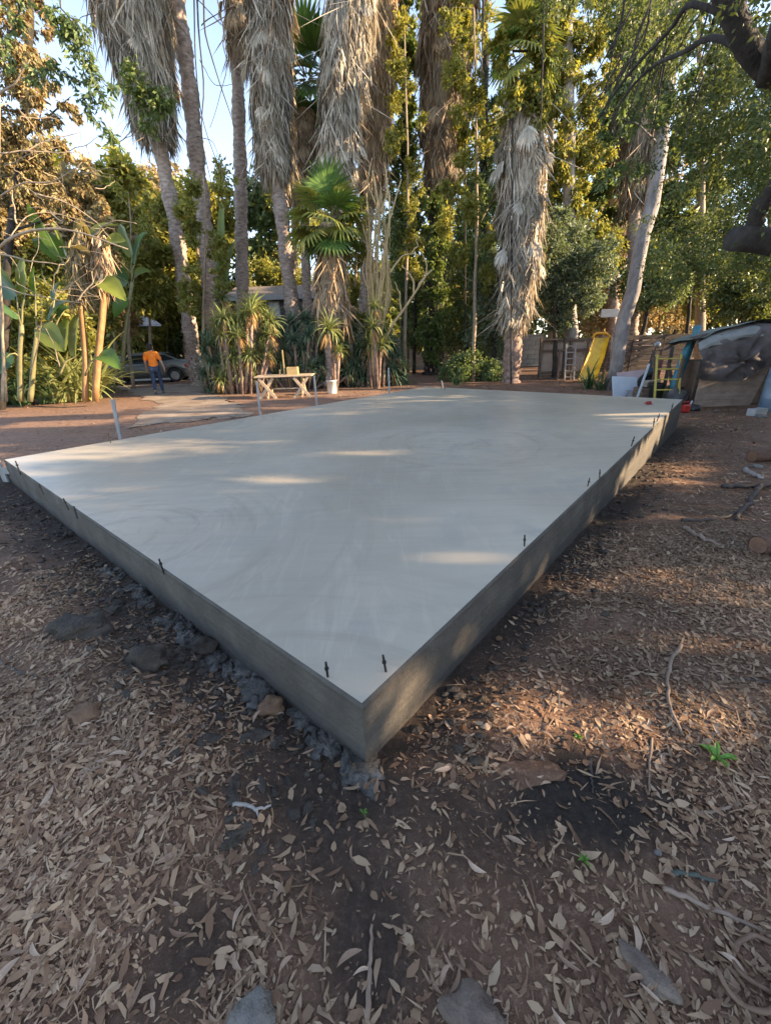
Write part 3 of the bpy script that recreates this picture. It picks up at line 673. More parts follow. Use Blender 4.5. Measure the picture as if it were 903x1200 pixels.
def skirt(root, path, prof, n, L, W, matl, flare=.25, core=True, name='dead_skirt'):
    V, F = skirt_arrays(path, prof, n, L, W, flare)
    o = tag(link(name, np_mesh(name, V, F), matl, root), kind='stuff')
    if core:
        q = interp_path(path, 20); pr = np.interp(np.linspace(0, 1, 20), np.linspace(0, 1, len(prof)), prof)
        MB().tube([tuple(p) for p in q], [r*.8*random.uniform(.9, 1.08) for r in pr], 14, True, .12, False).build('skirt_core', matl, root)
    return o
def px_path(px, Y): return [P(x, y, Y) for x, y in px]
def wpx(n, px, py, Y): return n/ppm(px, py, Y)

def fan_palm(Y, trunk_px, wtr, label, skirt_px=None, skirt_w=None, skirt_m=skirt_grey, nsk=1500, crown=None, crown_n=14, boots=None, fm=None, base_px=None, tm=None, flare=.25, group=None, fscale=1.3):
    t = px_path(trunk_px, Y); base = t[0].copy(); base[2] = float(gz(base[0], base[1]))-.05
    root = empty('fan_palm', tuple(base), 0, label, 'palm', group)
    full = [base]+[p for p in t[1:]] if t[0][2] > base[2]-.4 else [base]+t[1:]
    top = None
    if skirt_px: sp = px_path(skirt_px, Y); full = full+[sp[-1]]
    full = local(full, base)
    r0 = wpx(wtr/2*.86, *trunk_px[len(trunk_px)//2], Y)
    palm_trunk(root, full, r0*1.12, r0*.85, tm or palm_bark)
    if boots: palm_boots(root, local(px_path(boots, Y), base), r0*1.05, 90, boot_m)
    if skirt_px:
        pr = [wpx(w, *q, Y) for w, q in zip(skirt_w, skirt_px)]
        skirt(root, local(sp, base), pr, int(nsk*2.2), .8, .036, skirt_m, flare); dead_fronds(root, local(sp, base), pr, 34 if nsk > 1500 else 14, fr_d[:2] if skirt_m is skirt_grey else fr_d[2:]); top = np.asarray(local([sp[-1]], base)[0])
    if crown is not None:
        c = np.asarray(local([P(*crown, Y)], base)[0])
    else: c = np.asarray(full[-1])+np.array([0, 0, .9])
    add_fronds(root, c, crown_n, fscale, fm or fr_g)
    return root
G_P = None
fan_palm(19.4, [(233, 455), (226, 410), (220, 365), (213, 315), (204, 255), (194, 205), (186, 165)], 17, 'leaning fan palm by the driveway with slim scaly trunk and grey skirt above', [(183, 152), (176, 118), (166, 70), (152, 0), (140, -90)], [15, 26, 33, 42, 44], nsk=2600, boots=[(232, 455), (224, 400)])
fan_palm(21.0, [(259, 452), (252, 390), (246, 330), (240, 265), (232, 200), (222, 100), (207, 0), (190, -170)], 20, 'bare brown trunked tall palm just right of the leaning palm')
fan_palm(23.0, [(288, 448), (285, 380), (284, 330), (282, 200), (279, 110)], 15, 'straight slender grey palm trunk standing left of the dark shed', [(278, 60), (275, 0), (272, -130)], [8, 12, 14], skirt_m=skirt_brown, nsk=700)
fan_palm(18.5, [(354, 448), (347, 400), (340, 340), (332, 270), (326, 215)], 17, 'palm with long straight grey skirt left of the green crowned palm', [(321, 192), (319, 165), (316, 80), (314, 0), (310, -110)], [14, 21, 24, 26, 26], nsk=2600)
fan_palm(17.5, [(400, 448), (397, 390), (396, 300), (395, 220)], 15, 'palm with broad shaggy pale skirt directly above the small green palm', [(394, 196), (394, 170), (401, 80), (411, 0), (418, -110)], [12, 20, 26, 30, 32], nsk=3000)
fan_palm(20.0, [(424, 448), (425, 390), (427, 330), (431, 250)], 13, 'palm with narrow dark brown skirt right of the shaggy pale one', [(434, 225), (436, 180), (441, 80), (445, 0), (450, -110)], [10, 17, 18, 18, 19], skirt_m=skirt_brown, nsk=2000)
fan_palm(22.0, [(362, 445), (361, 390), (359, 330), (357, 262)], 11, 'slim palm with short brown skirt and green fan crown between two grey skirts', [(356, 222), (356, 185), (357, 130)], [18, 20, 12], skirt_m=skirt_brown, nsk=1300, crown=(360, 92), crown_n=26, fscale=1.25)
fan_palm(21.5, [(507, 452), (508, 400), (510, 330), (513, 250)], 24, 'tall ivy wrapped palm with massive brown skirt at centre', [(515, 215), (518, 150), (524, 60), (528, 0), (534, -110)], [16, 26, 33, 33, 33], skirt_m=skirt_tan, nsk=2200, boots=[(507, 452), (508, 395)], tm=bark_dark)
p8 = fan_palm(16.2, [(597, 460), (599, 430), (601, 400), (604, 370)], 19, 'fan palm with reddish booted trunk and long grey skirt right of centre', [(603, 362), (605, 345), (609, 300), (612, 230), (613, 160), (614, 95)], [10, 14, 22, 25, 24, 17], nsk=2600, crown=(614, 62), crown_n=22, fm=fr_g+fr_y+fr_y, boots=[(597, 460), (602, 380)], tm=boot_m, fscale=.78)
fan_palm(21.0, [(738, 440), (740, 380), (742, 300), (743, 250)], 15, 'tall palm with tan shaggy skirt half hidden by the leaves of the leaning tree', [(744, 232), (746, 160), (750, 80), (754, 0), (757, -100)], [12, 20, 24, 25, 25], skirt_m=skirt_tan, nsk=1800)
fan_palm(26.0, [(716, 440), (717, 380), (718, 330), (718, 310)], 14, 'short distant palm with blunt tan skirt left of the pale leaning tree', [(718, 300), (718, 270), (720, 235)], [14, 18, 18], skirt_m=skirt_brown, nsk=700, crown_n=10)

# small green fan palm over a hanging brown beard
b0 = P(388, 452, 16.3); b0[2] = float(gz(b0[0], b0[1])); 
sp_ = empty('small_fan_palm', tuple(b0), 0, 'small green fan palm with brown hanging beard behind the aloes', 'palm')
pth = local(px_path([(388, 452), (387, 400), (386, 330), (384, 262)], 16.3), b0)
palm_trunk(sp_, pth, .2, .2, palm_bark)
skirt(sp_, local(px_path([(388, 372), (387, 340), (386, 300), (384, 262)], 16.3), b0), [.62, .55, .42, .28], 1500, .75, .05, skirt_brown, .3)
add_fronds(sp_, pth[-1], 26, .95, fr_g+fr_y+fr_y, el0=-1.0, el1=1.35)

# ------------------------------------------------------------------ leafy trees and shrubs
def tree(name, label, cat, base, path, r0, r1, clumps, n, L, W, leaf, bark, group=None, limbs=True, droop=.3, shell=.35, sub=.22, per=80, wob=.12, maxlimb=10, limb_r=.35, gaps=False):
    base = np.asarray(base, float); root = empty(name, tuple(base), 0, label, cat, group)
    pth = interp_path([base-np.array([0, 0, .1])]+[np.asarray(p) for p in path], 16)
    pth[2:-1] += rng.normal(size=(13, 3))*r0*.15
    MB().tube(local(pth, base), list(np.linspace(r0*1.15, r1, 16)), 10, True, wob).build('trunk', bark, root)
    if limbs and clumps:
        cl = clumps if len(clumps) <= maxlimb else [clumps[i] for i in rng.choice(len(clumps), maxlimb, False)]
        for c, r in cl:
            c = np.asarray(c, float); d = np.linalg.norm(pth-c, axis=1)+.6*np.maximum(pth[:, 2]-c[2]+.3, 0)*2; i = int(np.clip(np.argmin(d), 3, 15)); a = pth[i]
            if np.linalg.norm(c-a) < .25: continue
            mid = (a+c)/2+rng.normal(size=3)*.12*np.linalg.norm(c-a); q = interp_path([a, mid, c+(c-a)*.15], 8); rl = max(min(r1*.9, r0*limb_r*2.2), r0*limb_r*.8)*.7
            MB().tube(local(q, base), list(np.linspace(rl, rl*.22, 8)), 6, True, .1).build('limb', bark, root)
    if clumps: foliage('foliage', clumps, n, L, W, leaf, root, droop, base, shell, sub, per, gaps=gaps)
    return root
def cl(px, py, Y, rpx, squash=1., jy=0.): 
    r = rpx/ppm(px, py, Y); return (P(px, py, Y+jy), (r, r*.9, r*squash))
def gb(px, Y):                        # ground point under a column of the picture at distance Y
    x = P(px, 430, Y)[0]; return np.array([x, Y, float(gz(x, Y))])

# ivy-clad slim tree between skirts
tree('ivy_tree', 'slim ivy clad tree rising between the dark skirted palm and the massive brown one', 'tree', gb(474, 24), [P(474, 300, 24), P(474, 100, 24), P(474, -60, 24)], .22, .12,
     [cl(474+random.uniform(-4, 4), y, 24, random.uniform(13, 22), 1.6) for y in range(-40, 330, 24)], 20000, .15, .08, ivy_leaf, bark_dark, limbs=False, shell=.2)
# ivy on the central palm as climbing vine things
def vine(label, Y, pts, rp, n, leaf=ivy_leaf, L=.15):
    base = gb(pts[0][0], Y); root = empty('climbing_vine', tuple(base), 0, label, 'vine')
    q = [base]+[P(x, y, Y) for x, y in pts]
    MB().tube(local(interp_path(q, 20), base), .03, 6, True, .2).build('stem', bark_dark, root)
    foliage('foliage', [cl(x+random.uniform(-7, 7), y, Y, rp*random.uniform(.7, 1.2), 1.3) for x, y in pts], n, L, L*.6, leaf, root, .4, base, .3)
vine('ivy climbing the brown skirted palm at centre', 20.6, [(512, y) for y in range(410, 220, -24)], 15, 6500)
vine('ivy and yellow leaves draped round the crown of the grey skirted palm right of centre', 15.6, [(600, 118), (628, 105), (590, 60), (640, 60), (618, 20), (600, -10), (645, 10), (632, 135)], 15, 5000, sun_leaf, .13)
vine('yellow green ivy high on the brown skirted palm', 20.2, [(545-i, y) for i, y in enumerate(range(150, -50, -30))], 16, 3600, sun_leaf)

# tall trees right of centre
tree('eucalyptus_tree', 'tall yellow green leafy tree filling the gap right of the central palm', 'tree', gb(566, 25), [P(566, 300, 25), P(565, 150, 25), P(570, -60, 25)], .25, .12,
     [cl(566+random.uniform(-16, 16), y, 25, random.uniform(16, 28), 1.3) for y in range(110, 380, 22)], 16000, .17, .08, dark_leaf, bark_dark)
tree('eucalyptus_tree', 'tall drooping leafy tree lit yellow between the grey skirted palm and the pale leaning trunk', 'tree', gb(668, 19), [P(668, 300, 19), P(665, 120, 19), P(668, -80, 19)], .26, .12,
     [cl(x, y, 19, random.uniform(14, 26), 1.2) for x, y in [(655, 20), (690, 40), (668, 75), (700, 100), (652, 120), (682, 150), (660, 190), (700, 185), (676, 225), (650, 255), (690, 265), (668, 300), (705, 300), (560, -40), (640, -30), (700, -30)]], 24000, .17, .06, sun_leaf, bark_grey, droop=.9)
# pale leaning tree
b9 = gnd(718, 462); Y9 = 14.6
b9 = gb(717, Y9)
tr9 = tree('leaning_tree', 'pale barked leaning tree standing behind the leaning white panel', 'tree', b9, [P(722, 430, Y9), P(730, 385, Y9), P(741, 330, Y9), P(752, 280, Y9), P(763, 240, Y9+.2), P(774, 190, Y9+.4), P(780, 110, Y9+.7), P(788, 0, Y9+1), P(794, -70, Y9+1.2)], .19, .165,
     [cl(x, y, Y9+random.uniform(-.8, 1.2), random.uniform(15, 28), 1.2) for x, y in [(735, 205), (752, 170), (720, 225), (742, 130), (770, 150), (735, 90), (760, 60), (728, 40), (752, 10), (785, 60), (720, 140), (775, 245), (712, 185), (800, 110), (745, -30), (800, 20)]], 17000, .14, .055, dark_leaf, simple('pale bark', [(.12, .102, .093), (.22, .19, .178), (.31, .275, .26)], 5, .9, .8, .03, stretch=(1, 1, .5)), droop=.8, wob=.1, gaps=True, limb_r=.12, maxlimb=5)
# dark hedge shrubs behind the slab
def shrub(label, px, Y, blobs, n, leaf, L=.13, W=.065, group=None, cat='shrub', name='shrub', bark=bark_dark):
    base = gb(px, Y)
    cl_ = [cl(x, y, Y+random.uniform(-.5, .6), r, 1.) for x, y, r in blobs]
    top = min(blobs, key=lambda b: b[1])
    return tree(name, label, cat, base, [P(px, 430, Y), P((px+top[0])/2, (430+top[1])/2, Y), P(top[0], top[1], Y)], .09, .04, cl_, n, L, W, leaf, bark, group, shell=.5, sub=.3, per=40, limb_r=.5)
shrub('dark tall shrub left of the central ivy palm', 485, 22.8, [(482, 300, 24), (478, 340, 22), (494, 370, 20), (476, 260, 22), (490, 230, 18), (484, 395, 14)], 11000, dark_leaf)
shrub('dark dense shrub right of the central ivy palm', 548, 21.8, [(545, 300, 28), (560, 350, 30), (535, 380, 26), (565, 400, 26), (548, 260, 22), (575, 320, 22), (540, 415, 20), (562, 225, 18)], 18000, dark_leaf)
shrub('low dark green bush at the back edge of the slab', 552, 17.6, [(540, 432, 15), (562, 436, 16), (580, 438, 12), (524, 440, 10), (553, 424, 12)], 7000, dark_leaf, .11, .05)
shrub('grey green shrub spreading right of the booted palm trunk', 650, 17.6, [(640, 300, 26), (665, 330, 28), (640, 350, 26), (690, 320, 26), (625, 280, 20), (672, 285, 24), (705, 300, 18), (655, 375, 18), (690, 352, 16), (622, 330, 18), (650, 262, 18)], 20000, grey_leaf, .12, .06)
shrub('grey green shrub low behind the booted palm', 578, 18.4, [(575, 370, 22), (582, 400, 18), (570, 335, 20), (585, 305, 14), (560, 395, 14)], 8000, grey_leaf, .12, .06)
shrub('dark shrub arching over the wooden fence at right', 745, 19.5, [(735, 330, 18), (760, 320, 20), (785, 340, 18), (770, 300, 18), (750, 350, 14)], 8000, dark_leaf, .13, .06)
for i, (px, Y, lab, bl) in enumerate([(800, 20, 'dark leafy bush right of the pale leaning tree', [(800, 300, 26), (825, 320, 24), (790, 330, 18), (815, 275, 22), (838, 300, 20)]),
        (870, 17, 'dark bush above the tarp covered pile', [(850, 345, 22), (875, 350, 24), (895, 335, 26), (870, 320, 20), (905, 360, 22), (885, 365, 14)]),
        (850, 24, 'olive bush behind the tarp pile', [(830, 352, 16), (845, 330, 18), (812, 358, 14), (862, 310, 18)])]):
    shrub(lab, px, Y, bl, 9000, [oak_leaf, oak_leaf, sun_leaf][i], .14, .07)
# pale sunlit dry brush far behind the fence at right
for i, (px, Y, lab, bl) in enumerate([(735, 27, 'pale golden dry brush behind the fence left of the leaning tree', [(700, 370, 20), (720, 350, 20), (690, 350, 14), (712, 385, 12)]),
        (785, 28, 'pale golden dry brush behind the fence between tree and tarp', [(760, 370, 22), (785, 360, 24), (810, 372, 18), (795, 340, 18), (770, 345, 14), (750, 380, 12)]),
        (520, 29, 'golden lit bush seen left of the central trunk', [(490, 380, 14), (484, 400, 12), (498, 360, 12)]),
        (530, 28.5, 'golden lit bush seen right of the central trunk', [(530, 375, 16), (538, 350, 14), (526, 398, 10), (548, 390, 10)])]):
    shrub(lab, px, Y, bl, 5000, gold_leaf, .2, .1)
# arching bare twigs
def bare(label, Y, base_px, strands, r, matl, cat='bare branch', name='bare_branch', base=None):
    b = P(*base_px, Y) if base is None else np.asarray(base, float); root = empty(name, tuple(b), 0, label, cat)
    for s in strands:
        dy = s[2] if len(s) > 2 else 0; pts = [P(x, y, Y+dy*i/(len(s[0])-1)) for i, (x, y) in enumerate(s[0])]
        q = interp_path(pts, 14); q[1:-1] += rng.normal(size=(12, 3))*.015*Y/12; q[1:-1] = (q[:-2]+2*q[1:-1]+q[2:])/4; rr = r*s[1]
        MB().tube(local(q, b), list(np.linspace(rr, rr*.4, 14)), 6, True, .1).build('stem', matl, root)
    return root

for lab, px, Y, bl, lf in [
    ('golden leaved tree behind the massive brown skirt at centre', 525, 25.6, [(520+random.uniform(-22, 22), y, 22) for y in range(-20, 400, 22)], sun_leaf),
    ('yellow green tree right behind the grey skirted palm', 645, 24.4, [(645+random.uniform(-22, 22), y, 22) for y in range(-30, 330, 20)], sun_leaf),
    ('olive leafed tree behind the top of the pale leaning tree', 740, 22.8, [(735+random.uniform(-34, 34), y, 22) for y in range(-30, 300, 16)], oak_leaf),
    ('olive tree filling the sky left of the overhanging oak limb', 820, 21.2, [(815+random.uniform(-40, 40), y, 20) for y in range(60, 310, 14)], oak_leaf)]:
    b = gb(px, Y); tree('background_tree', lab, 'tree', b, [P(px, 400, Y), P(px, 200, Y), P(px, 20, Y)], .2, .08, [cl(x, y, Y+random.uniform(-1, 1), r, 1.) for x, y, r in bl], 7500, .28, .13, lf, bark_tan, shell=.3, sub=.24, per=70, maxlimb=8)

for lab, px, Y, bl, lf, n in [
    ('slender airy sunlit tree standing between the massive brown skirt and the grey skirted palm', 555, 17.3, [(random.uniform(520, 585), y, random.uniform(10, 17)) for y in range(10, 330, 15)], sun_leaf, 6500),
    ('slender airy sunlit tree just right of the dark brown skirted palm', 474, 18.2, [(random.uniform(458, 492), y, random.uniform(9, 14)) for y in range(30, 330, 18)], sun_leaf, 4500),
    ('light airy tree with golden leaves between the leaning palm and its bare neighbour', 238, 17.6, [(random.uniform(205, 262), y, random.uniform(9, 15)) for y in range(205, 370, 11)], sun_leaf, 5500),
    ('airy yellow green tree right of the small fan palm behind the tan stems', 415, 17.9, [(random.uniform(398, 440), y, random.uniform(8, 13)) for y in range(240, 385, 13)], sun_leaf, 3500),
    ('airy golden tree left of the driveway behind the bird of paradise', 150, 18.6, [(random.uniform(125, 190), y, random.uniform(9, 16)) for y in range(225, 385, 14)], sun_leaf, 3200)]:
    b = gb(px, Y); tree('slender_tree', lab, 'tree', b, [P(px, 400, Y), P(px+4, 250, Y), P(px, min(q[1] for q in bl), Y)], .07, .02, [cl(x, y, Y+random.uniform(-.6, .6), r, 1.) for x, y, r in bl], n, .14, .06, lf, bark_tan, shell=.2, sub=.3, per=40, maxlimb=9, limb_r=.3)
# ------------------------------------------------------------------ left side: bird of paradise, strap leaved plants, tangle
paddle_m = [leafmat('paddle leaf', [(0.078, 0.156, 0.039), (0.130, 0.221, 0.052)], .35, .35), leafmat('paddle leaf yellow', [(.16, .22, .05), (.24, .28, .07)], .45, .4), leafmat('paddle leaf dark', [(0.042, 0.098, 0.042), (0.070, 0.133, 0.063)], .2, .3),
            leafmat('paddle leaf dry', [(.28, .22, .12), (.36, .3, .17)], .3, .6)]
aloe_dry = leafmat('dry strips', [(.24, .18, .11), (.38, .30, .19), (.46, .38, .26)], .2, .7)
def paddle(root, o, a, b, w, matl, sag=.15, roll=0., stalk=None):
    a = Vector(a); b = Vector(b); d = b-a; L = d.length; x = d.normalized(); side = x.cross(Vector((-.35, -.85, .4))).normalized(); nrm = side.cross(x)
    side, nrm = (side*math.cos(roll)+nrm*math.sin(roll)), (nrm*math.cos(roll)-side*math.sin(roll))
    V = []; F = []; n = 9; O = Vector(o)
    for i in range(n+1):
        t = i/n; ww = w*.5*(math.sin(math.pi*min(.06+t*.94, 1))**.6)*(1.05-.25*t); c = a+d*t+Vector((0, 0, sag*L*(math.sin(math.pi*t)*.8-.15*t)))
        for s in (-1, -.5, 0, .5, 1):
            V.append(c+side*(s*ww*(1+random.uniform(-.07, .07)*(abs(s) > .9)))+nrm*(abs(s)*ww*.3+random.uniform(-.01, .01))-O)
    for i in range(n):
        for j in range(4): q = i*5+j; F.append((q, q+1, q+6, q+5))
    lf = link('leaf', np_mesh('leaf', [tuple(v) for v in V], F, True), matl, root)
    if stalk is not None:
        s = Vector(stalk); mid = (s+a)/2+Vector((0, 0, .1*L))
        MB().tube([s-O, (s*2+mid)/3-O, mid-O, a-O, a+d*.6+Vector((0, 0, sag*L*.55))-O], [.028, .025, .022, .016, .008], 6).build('stalk', petiole_m, root)
def paddle_plant(label, Y, base_px, stems, leaves):
    b = gb(base_px, Y); root = empty('bird_of_paradise_plant', tuple(b), 0, label, 'plant')
    for (pp, r, mt) in stems:
        q = interp_path([P(x, y, Y) for x, y in pp], 10); MB().tube(local(q, b), list(np.linspace(r, r*.75, 10)), 8, True, .16).build('stem', mt, root)
    if len(stems) > 3:
        for (pp, Lk) in (([(86, 345), (92, 300), (94, 268)], 1100), ([(118, 330), (117, 300), (116, 275)], 700)):
            V, F = skirt_arrays(local([P(x, y, Y) for x, y in pp], b), [.10, .20, .16], Lk//2, .5, .045, .3); tag(link('dead_leaves', np_mesh('dead_leaves', V, F), skirt_brown if Lk < 800 else aloe_dry, root), kind='stuff')
    for (ax_, ay_, bx, by, w, mi, st, dy, rl) in leaves:
        A = P(ax_, ay_, Y+dy*.3); B = P(bx, by, Y+dy); paddle(root, b, A, B, w*1.45, paddle_m[mi], random.uniform(.05, .2), rl, P(*st, Y))
    return root
orange_stem = simple('orange brown stem', [(.26, .13, .055), (.40, .23, .10)], 9, .7, .4, .008, stretch=(1, 1, .4))
paddle_plant('tall bird of paradise plant with two orange brown stems and torn yellow green leaves', 13.2, 105,
    [([(100, 470), (101, 420), (96, 370), (92, 335)], .095, orange_stem), ([(112, 470), (116, 410), (120, 370), (123, 325), (117, 285)], .10, orange_stem), ([(96, 335), (90, 300)], .08, petiole_m), ([(119, 330), (123, 300)], .07, petiole_m)],
    [(70, 300, 32, 236, .5, 0, (92, 338), -.4, .3), (72, 305, 42, 278, .45, 0, (92, 338), .6, -.6), (82, 300, 64, 262, .5, 1, (92, 338), .5, .8), (100, 295, 138, 262, .45, 1, (118, 300), .8, .2), (116, 328, 148, 352, .38, 1, (118, 318), -.5, .5),
     (112, 300, 88, 255, .5, 3, (118, 300), .3, .2), (108, 302, 82, 290, .45, 3, (118, 300), -.3, 1.0), (122, 290, 148, 282, .35, 1, (118, 300), -.3, .3), (95, 310, 102, 262, .42, 3, (92, 338), .2, .6)])
paddle_plant('low bird of paradise plant with dark broad leaves at the left edge', 12.4, 30,
    [([(25, 470), (24, 420), (26, 380)], .08, petiole_m), ([(36, 470), (40, 420), (44, 385)], .07, petiole_m)],
    [(20, 345, -14, 312, .6, 2, (26, 385), .4, .3), (22, 370, -6, 352, .5, 2, (26, 385), -.6, .4), (30, 345, 28, 300, .42, 1, (26, 385), .3, .1), (42, 345, 40, 312, .3, 0, (44, 388), .2, .2), (50, 385, 76, 412, .45, 1, (44, 390), -.7, .3), (58, 378, 84, 352, .5, 2, (44, 390), .4, .4),
     (76, 410, 80, 372, .42, 1, (44, 395), .2, 0.), (88, 418, 92, 366, .42, 1, (70, 440), .5, .1), (115, 418, 142, 432, .36, 0, (100, 440), -.8, .5), (64, 352, 72, 330, .3, 2, (60, 400), .5, .2), (70, 372, 82, 360, .4, 2, (60, 400), .2, .2), (12, 415, -10, 440, .45, 2, (26, 420), -.6, .5)])
paddle_plant('half hidden broad leaved plant beyond the tall bird of paradise', 17.5, 148,
    [([(142, 452), (146, 400), (155, 330)], .08, petiole_m)],
    [(155, 300, 140, 262, .5, 1, (155, 330), .4, .3), (158, 310, 172, 270, .45, 0, (155, 330), .2, .3), (150, 330, 128, 320, .5, 2, (155, 345), -.4, .3), (158, 325, 178, 318, .4, 1, (155, 340), .3, .3), (150, 350, 134, 372, .4, 0, (155, 350), -.2, .3)])
paddle_plant('upright yellow leaved plant between the two slim palm trunks', 22.2, 262,
    [([(262, 440), (262, 380), (262, 330)], .07, petiole_m)],
    [(262, 330, 261, 228, .38, 1, (262, 345), .2, .1), (258, 330, 246, 268, .4, 0, (262, 345), .2, .2), (266, 335, 276, 280, .4, 1, (262, 345), .3, .3), (258, 340, 244, 310, .4, 1, (262, 350), -.3, .3)])
lean = gb(20, 12.0)
tree('dead_tree', 'bare brown trunk leaning at the left edge beside the strap leaved plants', 'tree trunk', gnd(24, 462), [P(16, 425, gnd(24, 462)[1]), P(2, 372, gnd(24, 462)[1]), P(-18, 300, gnd(24, 462)[1])], .15, .11, [], 0, 0, 0, None, simple('brown trunk bark', [(.11, .075, .06), (.2, .145, .12)], 8, .9, .7, .02))

strap_m = [leafmat('strap leaf', [(.17, .21, .07), (.29, .32, .13), (.42, .43, .22)], .3, .4), leafmat('strap leaf dark', [(0.058, 0.111, 0.052), (0.104, 0.163, 0.078)], .25, .4)]
def strap_mesh(L, w, arch):
    V = []; n = 7
    for i in range(n+1):
        t = i/n; x = L*(.75*t+.1*t*t)*(1 if arch > .3 else .6); z = L*(t*1.25-arch*1.45*t*t); ww = w*.5*(1-.85*t**2.2)
        V += [(x, ww, z+ww*.5), (x, 0, z), (x, -ww, z+ww*.5)]
    F = []
    for i in range(n): b = i*3; F += [(b, b+1, b+4, b+3), (b+1, b+2, b+5, b+4)]
    return np_mesh('leaf', V, F, True)
strap_meshes = {}
for mi in (0, 1):
    strap_meshes[mi] = [strap_mesh(L, .062, a) for L, a in ((.9, .58), (1.0, .45), (.85, .72), (1.05, .32))]
    for me in strap_meshes[mi]: me.materials.append(strap_m[mi])
def strap_plant(px, py, mi, n, label, s=1.):
    n = int(n*1.5)
    b = gnd(px, py-3); root = empty('strap_leaved_plant', tuple(b), 0, label, 'plant', 'strap leaved plants along the left edge of the clearing')
    for k in range(n):
        o = link('leaf', random.choice(strap_meshes[mi]), None, root, (random.uniform(-.2, .2), random.uniform(-.2, .2), .02))
        o.rotation_euler = (random.uniform(-.2, .2), random.uniform(-.35, .25), k*2.399+random.uniform(-.3, .3)); q = s*1.75*random.uniform(.65, 1.15); o.scale = (q, q, q)
for px, py, mi, n, s, lab in [(110, 472, 0, 44, 1.2, 'pale yellow green strap leaved plant at the right end of its row, beside the driveway'), (88, 474, 0, 38, 1.1, 'sunlit strap leaved plant below the orange stems'), (58, 476, 1, 34, 1.0, 'darker strap leaved plant in the middle of the front row at left'),
                              (30, 478, 1, 34, 1.0, 'dark strap leaved plant at the foot of the leaning trunk'), (4, 478, 1, 30, 1.0, 'dark strap leaved plant cut by the left edge of the view'), (100, 462, 0, 40, 1.3, 'taller sunlit strap leaved plant behind the front row near the driveway'),
                              (66, 464, 0, 36, 1.25, 'sunlit strap leaved plant behind the middle of the front row'), (40, 462, 0, 30, 1.3, 'upright strap leaved plant behind the leaning trunk'), (12, 464, 1, 30, 1.2, 'dark strap leaved plant at the back left corner'), (126, 464, 0, 24, .6, 'strap leaved plant nearest the parked grey car'), (104, 473, 0, 40, 1.1, 'sunlit strap leaved plant between the driveway end plant and the orange stems'), (72, 475, 0, 34, 1.0, 'sunlit strap leaved plant in front of the low bird of paradise plant'), (84, 458, 0, 34, 1.5, 'tallest strap leaved plant at the back of the clump'), (18, 476, 0, 30, 1.1, 'sunlit strap leaved plant left of the leaning bare trunk')]:
    strap_plant(px, py, mi, n, lab, s)

# pale bare tangle of branches
tang = []
for s in [[(0, 290), (12, 278), (40, 270), (75, 268), (110, 277), (150, 292)], [(0, 298), (35, 306), (75, 310)], [(0, 335), (30, 345), (70, 352), (95, 355), (118, 350)], [(40, 226), (75, 235), (110, 256), (130, 280)], [(12, 278), (22, 262), (40, 248), (66, 250), (110, 262)],
          [(20, 262), (16, 240), (14, 220)], [(60, 250), (75, 262), (72, 240)], [(110, 277), (125, 262), (140, 258), (160, 262)], [(0, 180), (30, 176), (60, 180), (95, 178)], [(30, 178), (50, 166), (80, 158), (100, 154)], [(0, 230), (26, 214), (60, 214), (88, 200), (96, 190)],
          [(50, 170), (40, 150), (24, 130)], [(0, 110), (20, 96), (35, 70)], [(90, 353), (110, 330), (108, 318)], [(70, 310), (62, 330), (66, 348)], [(36, 440), (46, 400), (50, 370), (48, 345)], [(70, 430), (62, 400), (54, 385)], [(0, 125), (14, 120), (34, 140)]]:
    tang.append((s, random.uniform(.5, 1.)*(1.6 if s[0] == (0, 290) else 1), random.uniform(-.8, .8)))
for k in range(46):
    x, y = random.uniform(-5, 120), random.uniform(130, 345); a = random.uniform(-.9, .9); L = random.uniform(18, 55); pts = [(x, y)]
    for j in range(3): a += random.uniform(-.6, .6); pts.append((pts[-1][0]+L/3*math.cos(a), pts[-1][1]+L/3*math.sin(a)*.8))
    tang.append((pts, random.uniform(.18, .4), random.uniform(-1, 1)))
bare('tangled bare pale shrub with criss crossing leafless branches at the left', 11.2, (5, 470), tang+[([(5, 470), (3, 400), (1, 320), (0, 290)], 1.6), ([(8, 470), (-4, 300), (0, 180), (0, 110)], 1.3)], .024, simple('pale bare branch', [(.25, .19, .13), (.38, .31, .22)], 9, .8, .3, .006), 'shrub', 'bare_shrub', gb(5, 11.2))
